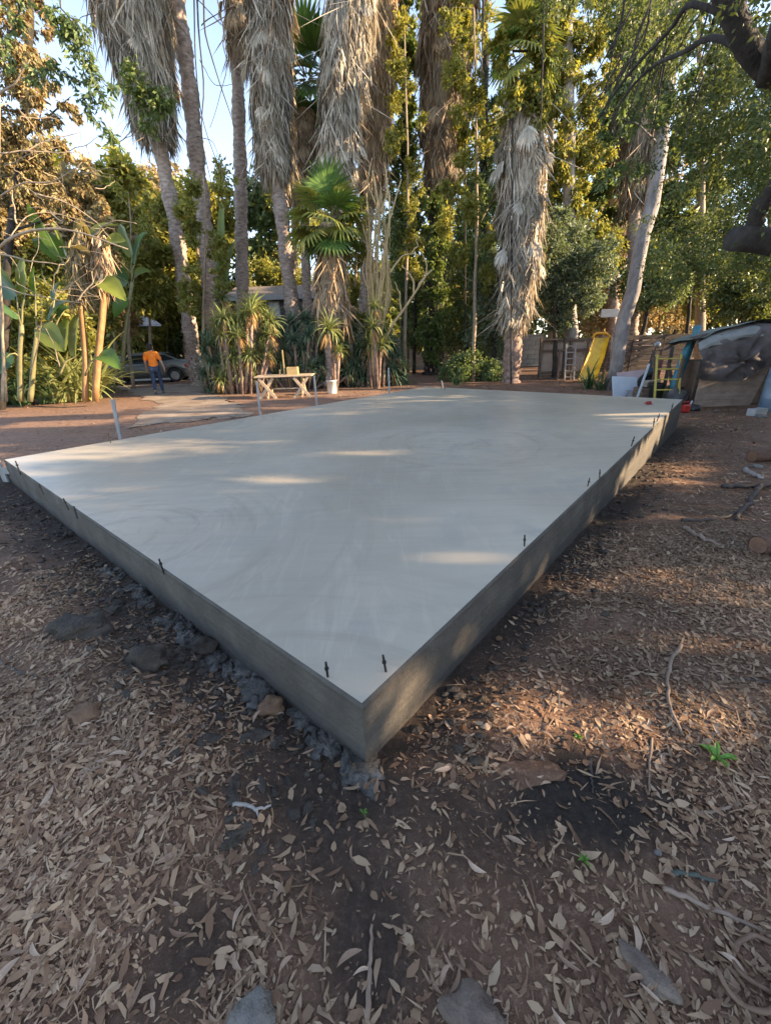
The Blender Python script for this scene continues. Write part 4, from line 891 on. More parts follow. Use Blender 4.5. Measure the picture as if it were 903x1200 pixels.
# rusty vine covered tree at upper left
tree('vine_covered_tree', 'tree smothered in rusty brown dry vines at the upper left', 'tree', gb(-20, 13), [P(10, 300, 13), P(30, 150, 13), P(36, 0, 13), P(30, -80, 13)], .10, .06,
     [cl(x, y, 13+random.uniform(-1, 1), r, 1.2) for x, y, r in [(10, 30, 34), (40, 20, 22), (20, 90, 32), (48, 80, 20), (10, 150, 30), (45, 140, 24), (30, 200, 28), (75, 120, 16), (70, 170, 16), (0, 220, 26), (15, -40, 34), (60, 215, 20), (100, 215, 16), (85, 245, 18), (115, 240, 14), (30, 250, 18)]], 17000, .11, .045, rust_leaf, bark_dark, droop=1.0, shell=.2)
def sprigs(label, Y, base, strands, n, L, W, leaf, r=.012, bark=bark_dark, rp=7, name='overhanging_branch', squash=1.2):
    b = P(*base, Y); root = empty(name, tuple(b), 0, label, 'branch'); pts_all = []
    for s in strands:
        pts = interp_path([P(x, y, Y) for x, y in s], 12); pts[1:-1] += rng.normal(size=(10, 3))*.02
        MB().tube(local(pts, b), list(np.linspace(r, r*.35, 12)), 5, True, .1).build('twig', bark, root)
        pts_all += [tuple(p) for p in pts[2:]]
    if n: foliage('foliage', [(np.asarray(p)+rng.normal(size=3)*rp*.4/ppm(*base, Y), (rp/ppm(*base, Y),)*2+(rp*squash/ppm(*base, Y),)) for p in pts_all], n, L, W, leaf, root, .9, b, .2, .4, 10)
    return root
sprigs('dark leafy sprig hanging against the sky at upper left', 7.5, (40, -25), [[(40, -25), (62, 20), (85, 60), (110, 90), (135, 100)], [(62, 20), (80, 28), (84, 45)], [(85, 60), (112, 92), (118, 115), (122, 120)], [(60, -20), (72, 10), (90, 30), (106, 60), (110, 75)], [(110, 90), (100, 120), (118, 150), (135, 165)], [(95, 100), (70, 80), (50, 85), (35, 90)], [(30, -20), (18, 20), (10, 50), (12, 75)]], 1500, .085, .03, dark_leaf)
sprigs('dark leafy vine sprig draped over the skirt of the leaning palm', 17.5, (150, 60), [[(150, 60), (160, 85), (172, 105), (190, 135)], [(140, 75), (150, 95), (160, 120), (172, 148)], [(172, 105), (185, 110), (196, 125)]], 1300, .16, .06, ivy_leaf, .02, rp=9)
bare('dark leafless vines dangling against the sky left of the long grey skirt', 9.5, (232, -40), [([(228, -40), (232, 30), (240, 100), (236, 160), (250, 225)], 1.), ([(236, -40), (240, 40), (262, 110), (275, 150)], 1.), ([(226, -40), (228, 60), (234, 130), (250, 180), (265, 215)], .8), ([(246, -40), (262, 30), (268, 80), (246, 150)], .6), ([(232, 0), (250, 20), (272, 40), (290, 60)], .5), ([(236, 30), (255, 16), (276, 6)], .5), ([(234, 70), (250, 100), (278, 100)], .4),
     ([(262, 30), (262, 60), (275, 100), (272, 120)], .5), ([(120, -30), (112, 20), (100, 40), (80, 70)], .5), ([(114, 15), (95, 20), (80, 40)], .4), ([(205, 140), (196, 160), (180, 162), (160, 155)], .4), ([(132, 170), (150, 162), (165, 148)], .5), ([(112, 20), (110, 60), (120, 80)], .4), ([(214, -30), (190, 40), (200, 80)], .5), ([(230, 160), (250, 165), (262, 205)], .4)], .017, bark_dark, 'vine', 'dangling_vines')
bare('dark leafless vine hanging in front of the long grey skirt', 11, (322, -40), [([(322, -40), (318, 30), (308, 80), (303, 125), (312, 170)], 1.)], .016, bark_dark, 'vine', 'dangling_vine')
bare('dark straight vine hanging before the yellow leaves right of the central palm', 10, (566, -40), [([(566, -40), (566, 30), (564, 70), (561, 100)], 1.), ([(637, -40), (637, 60), (634, 120), (633, 170)], 1.)], .018, bark_dark, 'vine', 'dangling_vine')

# ------------------------------------------------------------------ aloes
aloe_leaf_m = [leafmat('aloe leaf', [(0.156, 0.210, 0.084), (0.240, 0.282, 0.108), (0.336, 0.336, 0.144)], .15, .4), leafmat('aloe leaf dark', [(0.070, 0.126, 0.084), (0.119, 0.182, 0.119), (0.168, 0.231, 0.154)], .12, .4)]
aloe_dead = leafmat('aloe dead leaf', [(0.240, 0.144, 0.066), (0.360, 0.228, 0.108), (0.444, 0.300, 0.156)], .15, .7)
def aloe_rosette(mi, n=34, L=.6, dead=14, seed=0):
    rs = random.Random(seed); V = []; F = []; MI = []
    def leaf(az, el, LL, w, curl, m):
        b = len(V); k = 6; ca, sa = math.cos(az), math.sin(az); x = 0; z = 0; e = el
        for i in range(k+1):
            t = i/k; ww = w*.5*(1-t**1.4*.95)
            V.extend([(ca*x-sa*ww, sa*x+ca*ww, z+ww*.4), (ca*x, sa*x, z), (ca*x+sa*ww, sa*x-ca*ww, z+ww*.4)])
            x += LL/k*math.cos(e); z += LL/k*math.sin(e); e -= curl/k
        for i in range(k):
            q = b+i*3; F.extend([(q, q+1, q+4, q+3), (q+1, q+2, q+5, q+4)]); MI.extend([m, m])
    for i in range(n):
        t = i/n; leaf(i*2.399, 1.35-1.3*t+rs.uniform(-.15, .15), L*rs.uniform(.8, 1.15), .075, .7+1.3*t+rs.uniform(-.3, .4), 0)
    for i in range(dead): leaf(i*2.399+1, -1.0+rs.uniform(-.35, .3), L*rs.uniform(.5, .95), .05, .5, 1)
    me = np_mesh('rosette', V, F, True); me.materials.append(aloe_leaf_m[mi]); me.materials.append(aloe_dead); me.polygons.foreach_set('material_index', np.array(MI, np.int32)); return me
ros = {(mi, d): [aloe_rosette(mi, 46, .7, d, s) for s in range(3)] for mi in (0, 1) for d in (8, 30)}
def aloe(label, Y, px0, heads, mi, dead, stalk_m=boot_m):
    b = gb(px0, Y); root = empty('aloe_shrub', tuple(b), 0, label, 'aloe')
    heads = list(heads)+([(x+random.uniform(-9, 9), y+random.uniform(4, 16), s*.95) for x, y, s in heads] if len(heads) > 6 else [])
    for (x, y, s) in heads:
        c = P(x, y, Y+random.uniform(-.55, .55)); q = np.asarray(local([c], b)[0]); o = link('rosette', random.choice(ros[mi, dead]), None, root, tuple(q))
        o.rotation_euler = (random.uniform(-.4, .4), random.uniform(-.4, .4), random.uniform(0, 6)); o.scale = (s, s, s)
        f = np.array([q[0]*.6+random.uniform(-.1, .1), q[1]*.6, 0.]); f[2] = float(gz(b[0]+f[0], b[1]+f[1]))-b[2]-.03
        MB().tube([tuple(f), tuple((f*1+q*1.2)/2.2-np.array([0, 0, .02])), tuple(q)], [.045, .05, .055], 7, True, .12).build('stalk', stalk_m, root)
    return root
aloe('large sunlit aloe with golden dead leaves left of the picnic table', 15.6, 265, [(262, 375, .9), (298, 360, 1.0), (318, 378, 1.0), (290, 372, .9), (310, 372, .9), (280, 395, .9), (272, 418, .9), (290, 418, .95), (305, 402, .9), (262, 395, .8), (282, 440, .9), (268, 445, .9), (292, 440, .8), (258, 447, .7), (312, 412, .8), (276, 380, .9), (272, 432, .9), (287, 405, .9)], 0, 30)
aloe('dark green aloe shrub left of the sunlit one by the leaning palm', 16.3, 246, [(243, 400, .9), (252, 410, .9), (246, 425, .9), (258, 428, .8), (240, 440, .8), (250, 395, .8), (254, 445, .8), (262, 412, .8)], 1, 8)
aloe('tall single stemmed aloe with orange dead collar in front of the second trunk', 17.6, 261, [(261, 352, 1.2), (261, 366, .8)], 0, 30, orange_stem)
al = aloe('broad blue green aloe thicket between picnic table and bucket', 16.6, 345, [(x, y, random.uniform(.8, 1.05)) for x, y in [(330, 392, ), (345, 400), (362, 395), (378, 400), (336, 412), (352, 418), (370, 415), (385, 418), (398, 405), (345, 432), (330, 428), (365, 432), (380, 435), (322, 440), (372, 380), (340, 380), (400, 425), (356, 376)]], 1, 8)
aloe('broad blue green aloe thicket right of the white bucket', 16.9, 425, [(x, y, random.uniform(.8, 1.1)) for x, y in [(412, 400), (425, 410), (440, 400), (452, 408), (465, 418), (415, 425), (430, 430), (446, 428), (460, 436), (470, 430), (405, 440), (422, 444), (440, 445), (455, 446), (410, 385), (430, 390), (448, 392), (396, 438), (470, 445), (418, 412)]], 1, 8)
aloe('leaning aloe head with orange red dead skirt in the sun above the bucket', 15.6, 390, [(384, 388, 1.1), (391, 402, .8), (397, 413, .6)], 0, 30, boot_m)
aloe('tall pale aloe cluster at the foot of the bare stalked tree', 16.0, 438, [(438, 385, 1.), (446, 405, .9), (433, 405, .9), (440, 362, .8), (452, 398, .7)], 0, 30)
pen = [([(438, 440), (436, 400), (440, 370), (436, 330), (430, 290), (424, 262)], .9), ([(439, 440), (442, 390), (444, 350), (440, 300), (446, 250), (436, 200)], .9), ([(440, 430), (446, 380), (444, 340), (450, 290), (458, 250), (452, 200)], .8), ([(438, 430), (434, 380), (432, 340), (428, 310), (434, 270), (430, 235)], .7), ([(440, 425), (450, 370), (456, 320), (450, 280), (462, 240), (470, 210)], .7), ([(441, 430), (455, 390), (470, 365), (485, 345), (496, 325), (506, 316)], 1.0), ([(485, 345), (484, 330), (478, 318), (470, 312)], .6), ([(490, 335), (500, 322), (500, 308), (494, 296)], .6),
       ([(470, 365), (468, 345), (462, 330)], .5), ([(456, 320), (470, 300), (482, 296), (490, 300)], .6), ([(482, 296), (490, 288), (486, 276)], .4), ([(446, 350), (438, 320), (444, 290), (440, 262)], .6), ([(444, 345), (452, 320), (448, 300), (456, 270)], .6), ([(450, 290), (440, 270), (432, 250)], .5), ([(447, 380), (454, 350), (452, 330)], .5), ([(432, 340), (424, 320), (428, 300)], .4), ([(446, 250), (454, 225), (450, 190)], .5), ([(440, 240), (430, 215), (436, 185)], .4)]
for k in range(22): 
    x = random.uniform(430, 456); pen.append(([(440+random.uniform(-4, 8), 400), (x+random.uniform(-5, 5), 350), (x, 310), (x+random.uniform(-9, 9), 268), (x+random.uniform(-12, 14), random.uniform(200, 260))], random.uniform(.25, .45), random.uniform(-.5, .5)))
bare('bare tan many stemmed shrub with forked tip standing among the aloes', 16.2, (440, 450), pen, .07, simple('tan stems', [(.34, .24, .11), (.52, .39, .21)], 8, .75, .3, .006), 'shrub', 'bare_shrub', gb(440, 16.2))
# spiky plant before the yellow slide
def spiky(px, Y, n, s, mi, label):
    b = gb(px, Y); root = empty('spiky_plant', tuple(b), 0, label, 'plant')
    for k in range(n):
        o = link('leaf', random.choice(strap_meshes[mi]), None, root, (random.uniform(-.15, .15), random.uniform(-.1, .1), 0)); o.rotation_euler = (0, random.uniform(-.5, .1), k*2.399); q = s*random.uniform(.7, 1.2); o.scale = (q, q, q)
spiky(692, 14.8, 34, .8, 1, 'spiky green plant growing in front of the yellow slide')
spiky(706, 14.5, 26, .65, 1, 'smaller spiky green plant at the base of the pale leaning tree')
spiky(535, 15.8, 30, .55, 1, 'low spiky plant behind the far slab corner')

# ------------------------------------------------------------------ overhead oak at the right
ob = np.array([9.2, 7.4, float(gz(9.2, 7.4))])
oak = empty('oak_tree', tuple(ob), 0, 'big dark oak reaching in from the right with thick bent limbs and small leaves overhead', 'tree')
def oak_limb(name, pts, r0, r1, n=16, wob=.1):
    q = interp_path(pts, n); q[1:-1] += rng.normal(size=(n-2, 3))*r0*.1; q[1:-1] = (q[:-2]+2*q[1:-1]+q[2:])/4
    MB().tube(local(q, ob), list(np.linspace(r0, r1, n)), 12, True, wob).build(name, bark_dark, oak); return q
oak_limb('trunk', [ob-np.array([0, 0, .1]), (9.1, 7.4, 1.2), (8.6, 7.0, 2.5), (8.2, 6.6, 3.6), (8.0, 6.4, 5.5)], .45, .3)
oak_limb('limb', [(8.7, 7.0, 2.3), P(925, 285, 6.6), P(890, 281, 6.5), P(858, 279, 6.4)], .22, .14)
oak_limb('limb', [P(880, 268, 6.5), P(886, 250, 6.4), P(897, 232, 6.3), P(915, 210, 6.1), P(940, 150, 5.9)], .10, .085)
oak_limb('limb', [(8.0, 6.5, 4.0), P(940, 105, 5.6), P(903, 86, 5.5), P(884, 78, 5.5), P(872, 50, 5.4), P(858, 20, 5.4), P(846, -20, 5.3), P(825, -90, 5.2)], .13, .095, 22)
oak_limb('limb', [P(876, 62, 5.4), P(835, 40, 5.8), P(800, 62, 6.4), P(765, 75, 7), P(735, 105, 7.6), P(712, 150, 8)], .035, .012)
oak_limb('limb', [P(858, 20, 5.4), P(805, 0, 5.6), P(790, 30, 6), P(745, 75, 6.4), P(715, 115, 6.8), P(695, 150, 7)], .03, .01)
oak_limb('limb', [P(903, 86, 5.5), P(915, 50, 5.), P(930, -20, 4.4), (4.5, 2.5, 5.5)], .12, .06)
for k in range(26):
    x0, y0 = random.uniform(730, 860), random.uniform(-20, 90); pts = [P(x0, y0, 7), P(x0-random.uniform(5, 25), y0+random.uniform(25, 50), 7.1), P(x0-random.uniform(20, 60), y0+random.uniform(70, 130), 7.2)]
    oak_limb('twig', pts, .012, .004, 8)
ocl = []
for (x, y, Y, r) in [(860, 120, 7.5, 42), (900, 130, 6.5, 45), (880, 180, 7.5, 46), (840, 170, 8.5, 36), (830, 220, 9, 36), (870, 235, 8, 36), (905, 190, 7, 40), (800, 40, 7.5, 34), (835, 90, 8, 30), (770, 15, 7.5, 34), (820, 10, 7, 36), (870, 20, 6, 40), (905, 50, 6, 40), (735, 0, 8, 30), (900, 240, 7.5, 30), (845, 270, 9, 26), (815, 255, 9.5, 24), (790, 210, 10, 22), (805, 140, 9.5, 26),
                    (770, 90, 8, 22), (745, 130, 8, 16), (712, 40, 8, 20), (720, 90, 8, 16), (790, 300, 10.5, 18), (880, 300, 9, 26), (905, 320, 8, 26), (850, 310, 10, 22), (690, -20, 8, 30), (765, -60, 7, 50), (850, -60, 6, 60), (930, -20, 5, 60), (940, 120, 5.5, 60), (940, 220, 6, 50), (640, 10, 9, 20), (660, -25, 8.5, 26)]:
    ocl.append(cl(x, y, Y, r, 1.))
ocl += [((rng.uniform(6, 11.5), rng.uniform(1, 10), rng.uniform(3.2, 6.5)), (1.1, 1.1, .8)) for _ in range(26)]
ocl += [cl(random.uniform(735, 915), random.uniform(-20, 340), random.uniform(7.5, 12), random.uniform(14, 26), 1.) for _ in range(90)]
ocl += [cl(random.uniform(640, 770), random.uniform(-30, 120), random.uniform(8, 11), random.uniform(10, 20), 1.) for _ in range(16)]
foliage('foliage', ocl, 135000, .062, .028, oak_leaf, oak, .35, ob, .1, .4, 40, gaps=True)

# ------------------------------------------------------------------ trees and woods behind
def back_tree(label, px, Y, top, blobs, n, leaf, L=.3, group=None):
    b = gb(px, Y); tree('background_tree', label, 'tree', b, [P(px, 400, Y), P(px+random.uniform(-8, 8), (400+top)/2, Y), P(px, top, Y)], .2, .09, [cl(x, y, Y+random.uniform(-1.5, 1.5), r, 1.) for x, y, r in blobs], n, L, L*.5, leaf, bark_tan, group, shell=.3, sub=.34, per=40, maxlimb=7)
bt = [(150, 30, 250, sun_leaf, 'yellow green tree behind the parked cars', (-1, 1)), (200, 33, 240, sun_leaf, 'yellow green tree behind the leaning palm', (0, 1)), (255, 36, 260, sun_leaf, 'pale yellow tree between the second and third palm trunks', (0, 1)), (310, 34, 215, dark_leaf, 'green tree behind the dark shed', (0, 1)), (110, 36, 235, gold_leaf, 'golden dry tree behind the bird of paradise', (0, 1)), (50, 34, 180, sun_leaf, 'tall yellow green tree behind the rusty vines', (0, 1)), (0, 33, 150, gold_leaf, 'golden tree at the far left edge', (0, 1)),
      (400, 52, 240, sun_leaf, 'yellow green tree far behind the small fan palm', (0, 1)), (455, 54, 250, dark_leaf, 'dark green tree far behind the bare stalked shrub', (0, 1)), (610, 48, 150, dark_leaf, 'dark tall tree behind the booted palm', (0, 1)), (700, 49, 130, sun_leaf, 'yellow green tree behind the pale leaning tree', (0, 1)), (770, 50, 190, gold_leaf, 'pale dry tree behind the wooden fence', (0, 1)), (840, 47, 170, oak_leaf, 'dark green tree beyond the tarp pile', (0, 1)), (900, 44, 150, oak_leaf, 'dark green tree beyond the right edge', (0, 1)), (130, 27, 200, sun_leaf, 'tall yellow green tree between the bird of paradise plants', (0, 1)), (85, 26, 215, gold_leaf, 'golden tree behind the low broad leaved plant', (0, 1)), (230, 32, 225, sun_leaf, 'light yellow tree between leaning palm and its neighbour', (0, 1)), (345, 33, 170, sun_leaf, 'yellow green tree behind the slim palm with green crown', (0, 1)), (180, 38, 215, gold_leaf, 'dry golden tree far behind the leaning palm', (0, 1)), (540, 50, 120, sun_leaf, 'yellow green tree far behind the central palm', (0, 1))]
for px, Y, top, lf, lab, _ in bt:
    bl = []
    y = top
    while y < 415:
        wd = 30 if y > top+40 else 18
        for j in range(2): bl.append((px+random.uniform(-wd, wd), y+random.uniform(-8, 8), random.uniform(15, 25)))
        y += 18
    back_tree(lab, px, Y, top, bl, 12000, lf, .34)
for i, (px, Y, lab, bl, lf) in enumerate([(60, 16.5, 'sunlit yellow leaved bush behind the low bird of paradise plant', [(30, 330, 26), (62, 350, 26), (50, 300, 22), (80, 385, 22), (20, 380, 24), (75, 410, 18)], sun_leaf),
        (135, 21, 'golden brush behind the tall bird of paradise plant', [(130, 300, 20), (150, 330, 22), (128, 350, 20), (145, 375, 16), (120, 270, 16), (160, 290, 14)], gold_leaf),
        (176, 19.8, 'light yellow leaved bush left of the leaning palm base beyond the person', [(168, 318, 17), (182, 335, 15), (172, 350, 14), (192, 300, 13)], sun_leaf),
        (40, 14.6, 'sunlit pale yellow bush right behind the strap leaved clump', [(20, 395, 22), (48, 385, 22), (78, 372, 20), (60, 410, 18), (95, 395, 14), (8, 420, 18)], sun_leaf),
        (196, 31, 'pale yellow bush beyond the road behind the orange shirt', [(190, 360, 20), (205, 385, 18), (180, 390, 16), (210, 350, 16), (172, 370, 14)], sun_leaf),
        (226, 31.5, 'dark green hedge bush beyond the road at the left of the leaning palm', [(215, 400, 12), (205, 405, 10), (226, 398, 12), (238, 404, 12)], dark_leaf),
        (10, 17, 'golden dry bush at the far left behind the pale branches', [(5, 260, 26), (20, 290, 22), (0, 320, 24), (40, 250, 18)], gold_leaf),
        (300, 30.5, 'yellow green bush behind the shed roof', [(290, 330, 16), (310, 325, 18), (330, 330, 16), (350, 335, 16), (375, 340, 16)], sun_leaf)]):
    b = gb(px, Y); tree('bush', lab, 'bush', b, [P(px, 430, Y), P(px, 380, Y), P(bl[0][0], bl[0][1], Y)], .07, .03, [cl(x, y, Y+random.uniform(-.8, .8), r, 1.) for x, y, r in bl], 9500, .2, .09, lf, bark_tan, shell=.3, sub=.35, per=40)
# far wood closing the horizon all round
fc = []
for k in range(230):
    a = random.uniform(-1.45, 1.45); d = random.uniform(44, 70); x, y = d*math.sin(a), d*math.cos(a); h = random.uniform(1, 7.5); fc.append(((x, y, h), (random.uniform(2, 4), random.uniform(2, 4), random.uniform(1.5, 3))))
tag(foliage('far_wood', fc, 60000, .7, .4, sun_leaf, None, .2, (0, 0, 0), .5, .3, 40), kind='stuff')
fc = []
for k in range(70):
    a = random.uniform(1.6, 4.7); d = random.uniform(26, 40); x, y = d*math.sin(a), d*math.cos(a); fc.append(((x, y, random.uniform(.5, 3.5)), (3, 3, 2.2)))
# trees outside the frame at the right whose crowns shade the clearing
for k, (x, y, h, r) in enumerate([(15, 3, 6.0, 2.6), (16, -2.5, 6.4, 2.8), (15.5, 8.5, 5.2, 2.4), (19, 5.5, 6.4, 2.8), (17.5, 13.0, 4.2, 2.2), (14.5, -7, 6, 2.7), (20.5, 0, 7.0, 2.6), (16.8, .4, 5.6, 2.0)]):
    cls = [((x+random.uniform(-1, 1)*r*.7, y+random.uniform(-1, 1)*r, random.uniform(.5, h)), (r*.5, r*.5, r*.42)) for _ in range(26)]
    tree('shade_tree', 'dense dark leafy tree outside the right edge of the clearing', 'tree', (x, y, float(gz(x, y))), [(x, y, 1.5), (x+.2, y, 3), (x, y+.1, h)], .22, .08, cls, 9500, .24, .15, oak_leaf, bark_dark, 'trees along the right of the clearing', shell=.2, sub=.42, per=16, maxlimb=6, gaps=True)
# ------------------------------------------------------------------ stakes, red rag
stake_m = simple('weathered grey board', [(.24, .235, .23), (.40, .39, .375)], 7, .8, .4, .004, stretch=(4, 4, .6))
def stake(pxb, pxt, Y, w, label, t=.035):
    b = P(*pxb, Y); a = P(*pxt, Y); b2 = b.copy(); 
    root_z = float(gz(b[0], b[1])); d = a-b; b2 = b-d/abs(d[2])*max(b[2]-root_z+.1, .1)
    mb = MB(); mb.bar((0, 0, 0), tuple(a-b2), w, t, up=(0, 1, 0), bev=.004)
    o = mb.build('form_stake', stake_m, None, tuple(b2)); return tag(o, label, 'stake', 'form stakes along the far left slab edge')
def behind(u, w): return slab_pt(u, w, 0)[1]
stake((141, 513), (132, 468), gnd(141, 513)[1]*.99, .06, 'tilted broad grey stake nearest the driveway end of the slab edge', .04)
stake((305, 486), (301, 447), 10.1, .05, 'grey stake left of the picnic table legs')
stake((371, 474), (368, 440), 10.95, .045, 'grey stake right of the picnic table')
stake((456, 459), (455, 431), 12.5, .045, 'thin pale stake standing before the aloe thicket')
stake((519, 455), (517, 446), 13.3, .03, 'tiny stake at the far slab corner')
q = P(4, 549, 5.45); 
mb = MB(); mb.bar((0, 0, -.1), (-.05, .02, .47), .07, .03, up=(0, 1, 0), bev=.004); mb.bar((.12, .02, .16), (-.45, -.06, .2), .03, .09, bev=.003)
pz = slab_pt(-.05, SS+.06, 0)
tag(mb.build('form_board', stake_m, None, (pz[0]-.02, pz[1]+.03, float(gz(pz[0], pz[1])))), 'grey form board with stake at the left slab corner', 'form board')
rq = ray(759, 474); rq = rq*((SZ-CAM_H)/rq[2])
rag_m = simple('red cloth', [(.22, .015, .02), (.36, .03, .035)], 12, .7, .4, .01)
tag(MB().blob((0, 0, .035), (.065, .045, .03), 3, .6, 4, 2.2).build('red_rag', rag_m, None, (rq[0], rq[1], SZ)), 'small crumpled red cloth lying on the slab near its far right corner', 'rag')

# ------------------------------------------------------------------ picnic table with things on it, bucket
wood_new = simple('pale pine wood', [(.36, .25, .155), (.48, .36, .24), (.55, .43, .30)], 5, .65, .3, .004, stretch=(1, 7, 7))
tb = gb(335, 14.0); tb[0] = P(336, 460, 14.0)[0]
tab = empty('picnic_table', tuple(tb), R_(2), 'pale wooden trestle table with crossed legs near the aloes', 'table')
Wt = 1.82; ht = .70
for k in range(5):
    MB().box((0, -.32+.16*k, ht-.02+random.uniform(-.002, .002)), (Wt+random.uniform(-.02, .02), .15, .04), bev=.005).build('plank', wood_new, tab)
for sx in (-.55, .55):
    MB().bar((sx-.24*0, -.38, .0), (sx, .30, ht-.04), .09, .04, up=(1, 0, 0)).build('leg', wood_new, tab)
    MB().bar((sx+.045, .38, .0), (sx+.045, -.30, ht-.04), .09, .04, up=(1, 0, 0)).build('leg', wood_new, tab)
    MB().bar((sx-.26, -.30, .0), (sx+.22, -.30, ht-.06), .085, .04, up=(0, 1, 0)).build('leg', wood_new, tab)
    MB().bar((sx+.26, -.345, .0), (sx-.22, -.345, ht-.06), .085, .04, up=(0, 1, 0)).build('leg', wood_new, tab)
MB().bar((-.6, 0, .28), (.6, 0, .28), .08, .04, up=(0, 0, 1)).build('stretcher', wood_new, tab)
yel = simple('yellow pine box', [(.42, .28, .10), (.55, .40, .18)], 6, .6, .3, .004, stretch=(1, 6, 6))
bx = MB(); bx.box((0, 0, .012), (.34, .24, .024)); 
for s in (-1, 1): bx.box((0, s*.11, .13), (.34, .02, .21)); bx.box((s*.16, 0, .13), (.02, .198, .21))
tag(bx.build('wooden_box', yel, None, (tb[0]+.28, tb[1]-.02, tb[2]+ht+.001)), 'small yellowish open wooden box standing on the trestle table', 'box')
tag(MB().bar((0, 0, 0), (.015, 0, .75), .035, .025, up=(0, 1, 0)).build('wooden_stick', yel, None, (tb[0]-.0, tb[1], tb[2]+ht+.001)), 'thin upright yellow wooden stick standing on the trestle table', 'stick')
tag(MB().bar((-.06, 0, .0), (-.06, 0, .17), .03, .03, up=(0, 1, 0)).build('wooden_offcut', yel, None, (tb[0]-.06, tb[1]-.1, tb[2]+ht+.001)), 'short wooden offcut beside the upright stick on the table', 'offcut')
wb = P(389, 457, 14.6); wb[2] = float(gz(wb[0], wb[1]))
bk = empty('plastic_bucket', tuple(wb), 0, 'white plastic bucket standing right of the trestle table', 'bucket')
wpl = simple('white plastic', [(.55, .55, .53), (.68, .68, .66)], 5, .45, .1, .002)
MB().tube([(0, 0, .0), (0, 0, .02), (0, 0, .40), (0, 0, .40), (0, 0, .44), (0, 0, .44), (0, 0, .40)], [.15, .155, .17, .18, .18, .165, .16], 20, True).build('pail', wpl, bk)
MB().tube([(.18*math.cos(a), -.02-.1*math.sin(a), .40-.16*math.sin(a)) for a in np.linspace(0, math.pi, 12)], .004, 5).build('handle', bm_ if False else simple('wire', [(.4, .4, .4)], 5, .4, 0, 0, 1.), bk)

# ------------------------------------------------------------------ person
def skin_mesh(name, verts, edges, radii, sub=2):
    me = bpy.data.meshes.new(name+'_cage'); me.from_pydata(verts, edges, []); o = bpy.data.objects.new(name+'_cage', me); COL.objects.link(o)
    md = o.modifiers.new('Skin', 'SKIN'); md.use_smooth_shade = True
    for i, r in enumerate(radii): d = me.skin_vertices[0].data[i]; d.radius = (r, r) if np.isscalar(r) else r; d.use_root = (i == 0)
    o.modifiers.new('Sub', 'SUBSURF').levels = sub
    dg = bpy.context.evaluated_depsgraph_get(); dg.update(); out = bpy.data.meshes.new_from_object(o.evaluated_get(dg)); out.name = name
    bpy.data.objects.remove(o); bpy.data.meshes.remove(me)
    for p_ in out.polygons: p_.use_smooth = True
    return out
pb = gnd(188, 462)
per = empty('person', tuple(pb), R_(22), 'person in an orange shirt and dark blue trousers walking away towards the grey car', 'person')
skin_m = simple('skin', [(.36, .22, .15), (.42, .27, .19)], 20, .55, .05, .001)
S = {'pel': (0, 0, .96), 'waist': (0, .01, 1.10), 'chest': (0, .02, 1.30), 'uch': (0, .01, 1.44), 'neck': (0, .02, 1.53), 'head0': (0, .04, 1.60), 'head1': (0, .045, 1.68), 'head2': (0, .03, 1.745),
     'shL': (-.18, .01, 1.43), 'elL': (-.26, .03, 1.16), 'wrL': (-.25, .17, .95), 'shR': (.18, .01, 1.43), 'elR': (.28, -.06, 1.17), 'wrR': (.33, -.06, .93), 'hpL': (-.095, 0, .92), 'knL': (-.11, -.06, .52), 'anL': (-.12, -.30, .16), 'hpR': (.095, 0, .92), 'knR': (.10, .14, .52), 'anR': (.10, .12, .09),
     'ftL': (-.12, -.24, .045), 'ftR': (.11, .25, .04)}
R0 = {'pel': (.15, .11), 'waist': (.13, .10), 'chest': (.155, .11), 'uch': (.12, .085), 'neck': .055, 'head0': (.066, .08), 'head1': (.078, .095), 'head2': (.06, .075), 'shL': .062, 'elL': .042, 'wrL': .028, 'shR': .062, 'elR': .042, 'wrR': .028, 'hpL': .09, 'knL': .058, 'anL': .038, 'hpR': .09, 'knR': .058, 'anR': .038, 'ftL': .034, 'ftR': .034}
def body_part(name, keys, edges, extra, matl, sub=2, over=None):
    ids = {k: i for i, k in enumerate(keys)}; over = over or {}
    rad = []
    for k in keys:
        r = over.get(k, R0[k]); rad.append(r+extra if np.isscalar(r) else (r[0]+extra, r[1]+extra))
    return link(name, skin_mesh(name, [S[k] for k in keys], [(ids[a], ids[b]) for a, b in edges], rad, sub), matl, per)
E_t = [('pel', 'waist'), ('waist', 'chest'), ('chest', 'uch'), ('uch', 'neck'), ('neck', 'head0'), ('head0', 'head1'), ('head1', 'head2'), ('uch', 'shL'), ('shL', 'elL'), ('elL', 'wrL'), ('uch', 'shR'), ('shR', 'elR'), ('elR', 'wrR'), ('pel', 'hpL'), ('hpL', 'knL'), ('knL', 'anL'), ('anL', 'ftL'), ('pel', 'hpR'), ('hpR', 'knR'), ('knR', 'anR'), ('anR', 'ftR')]
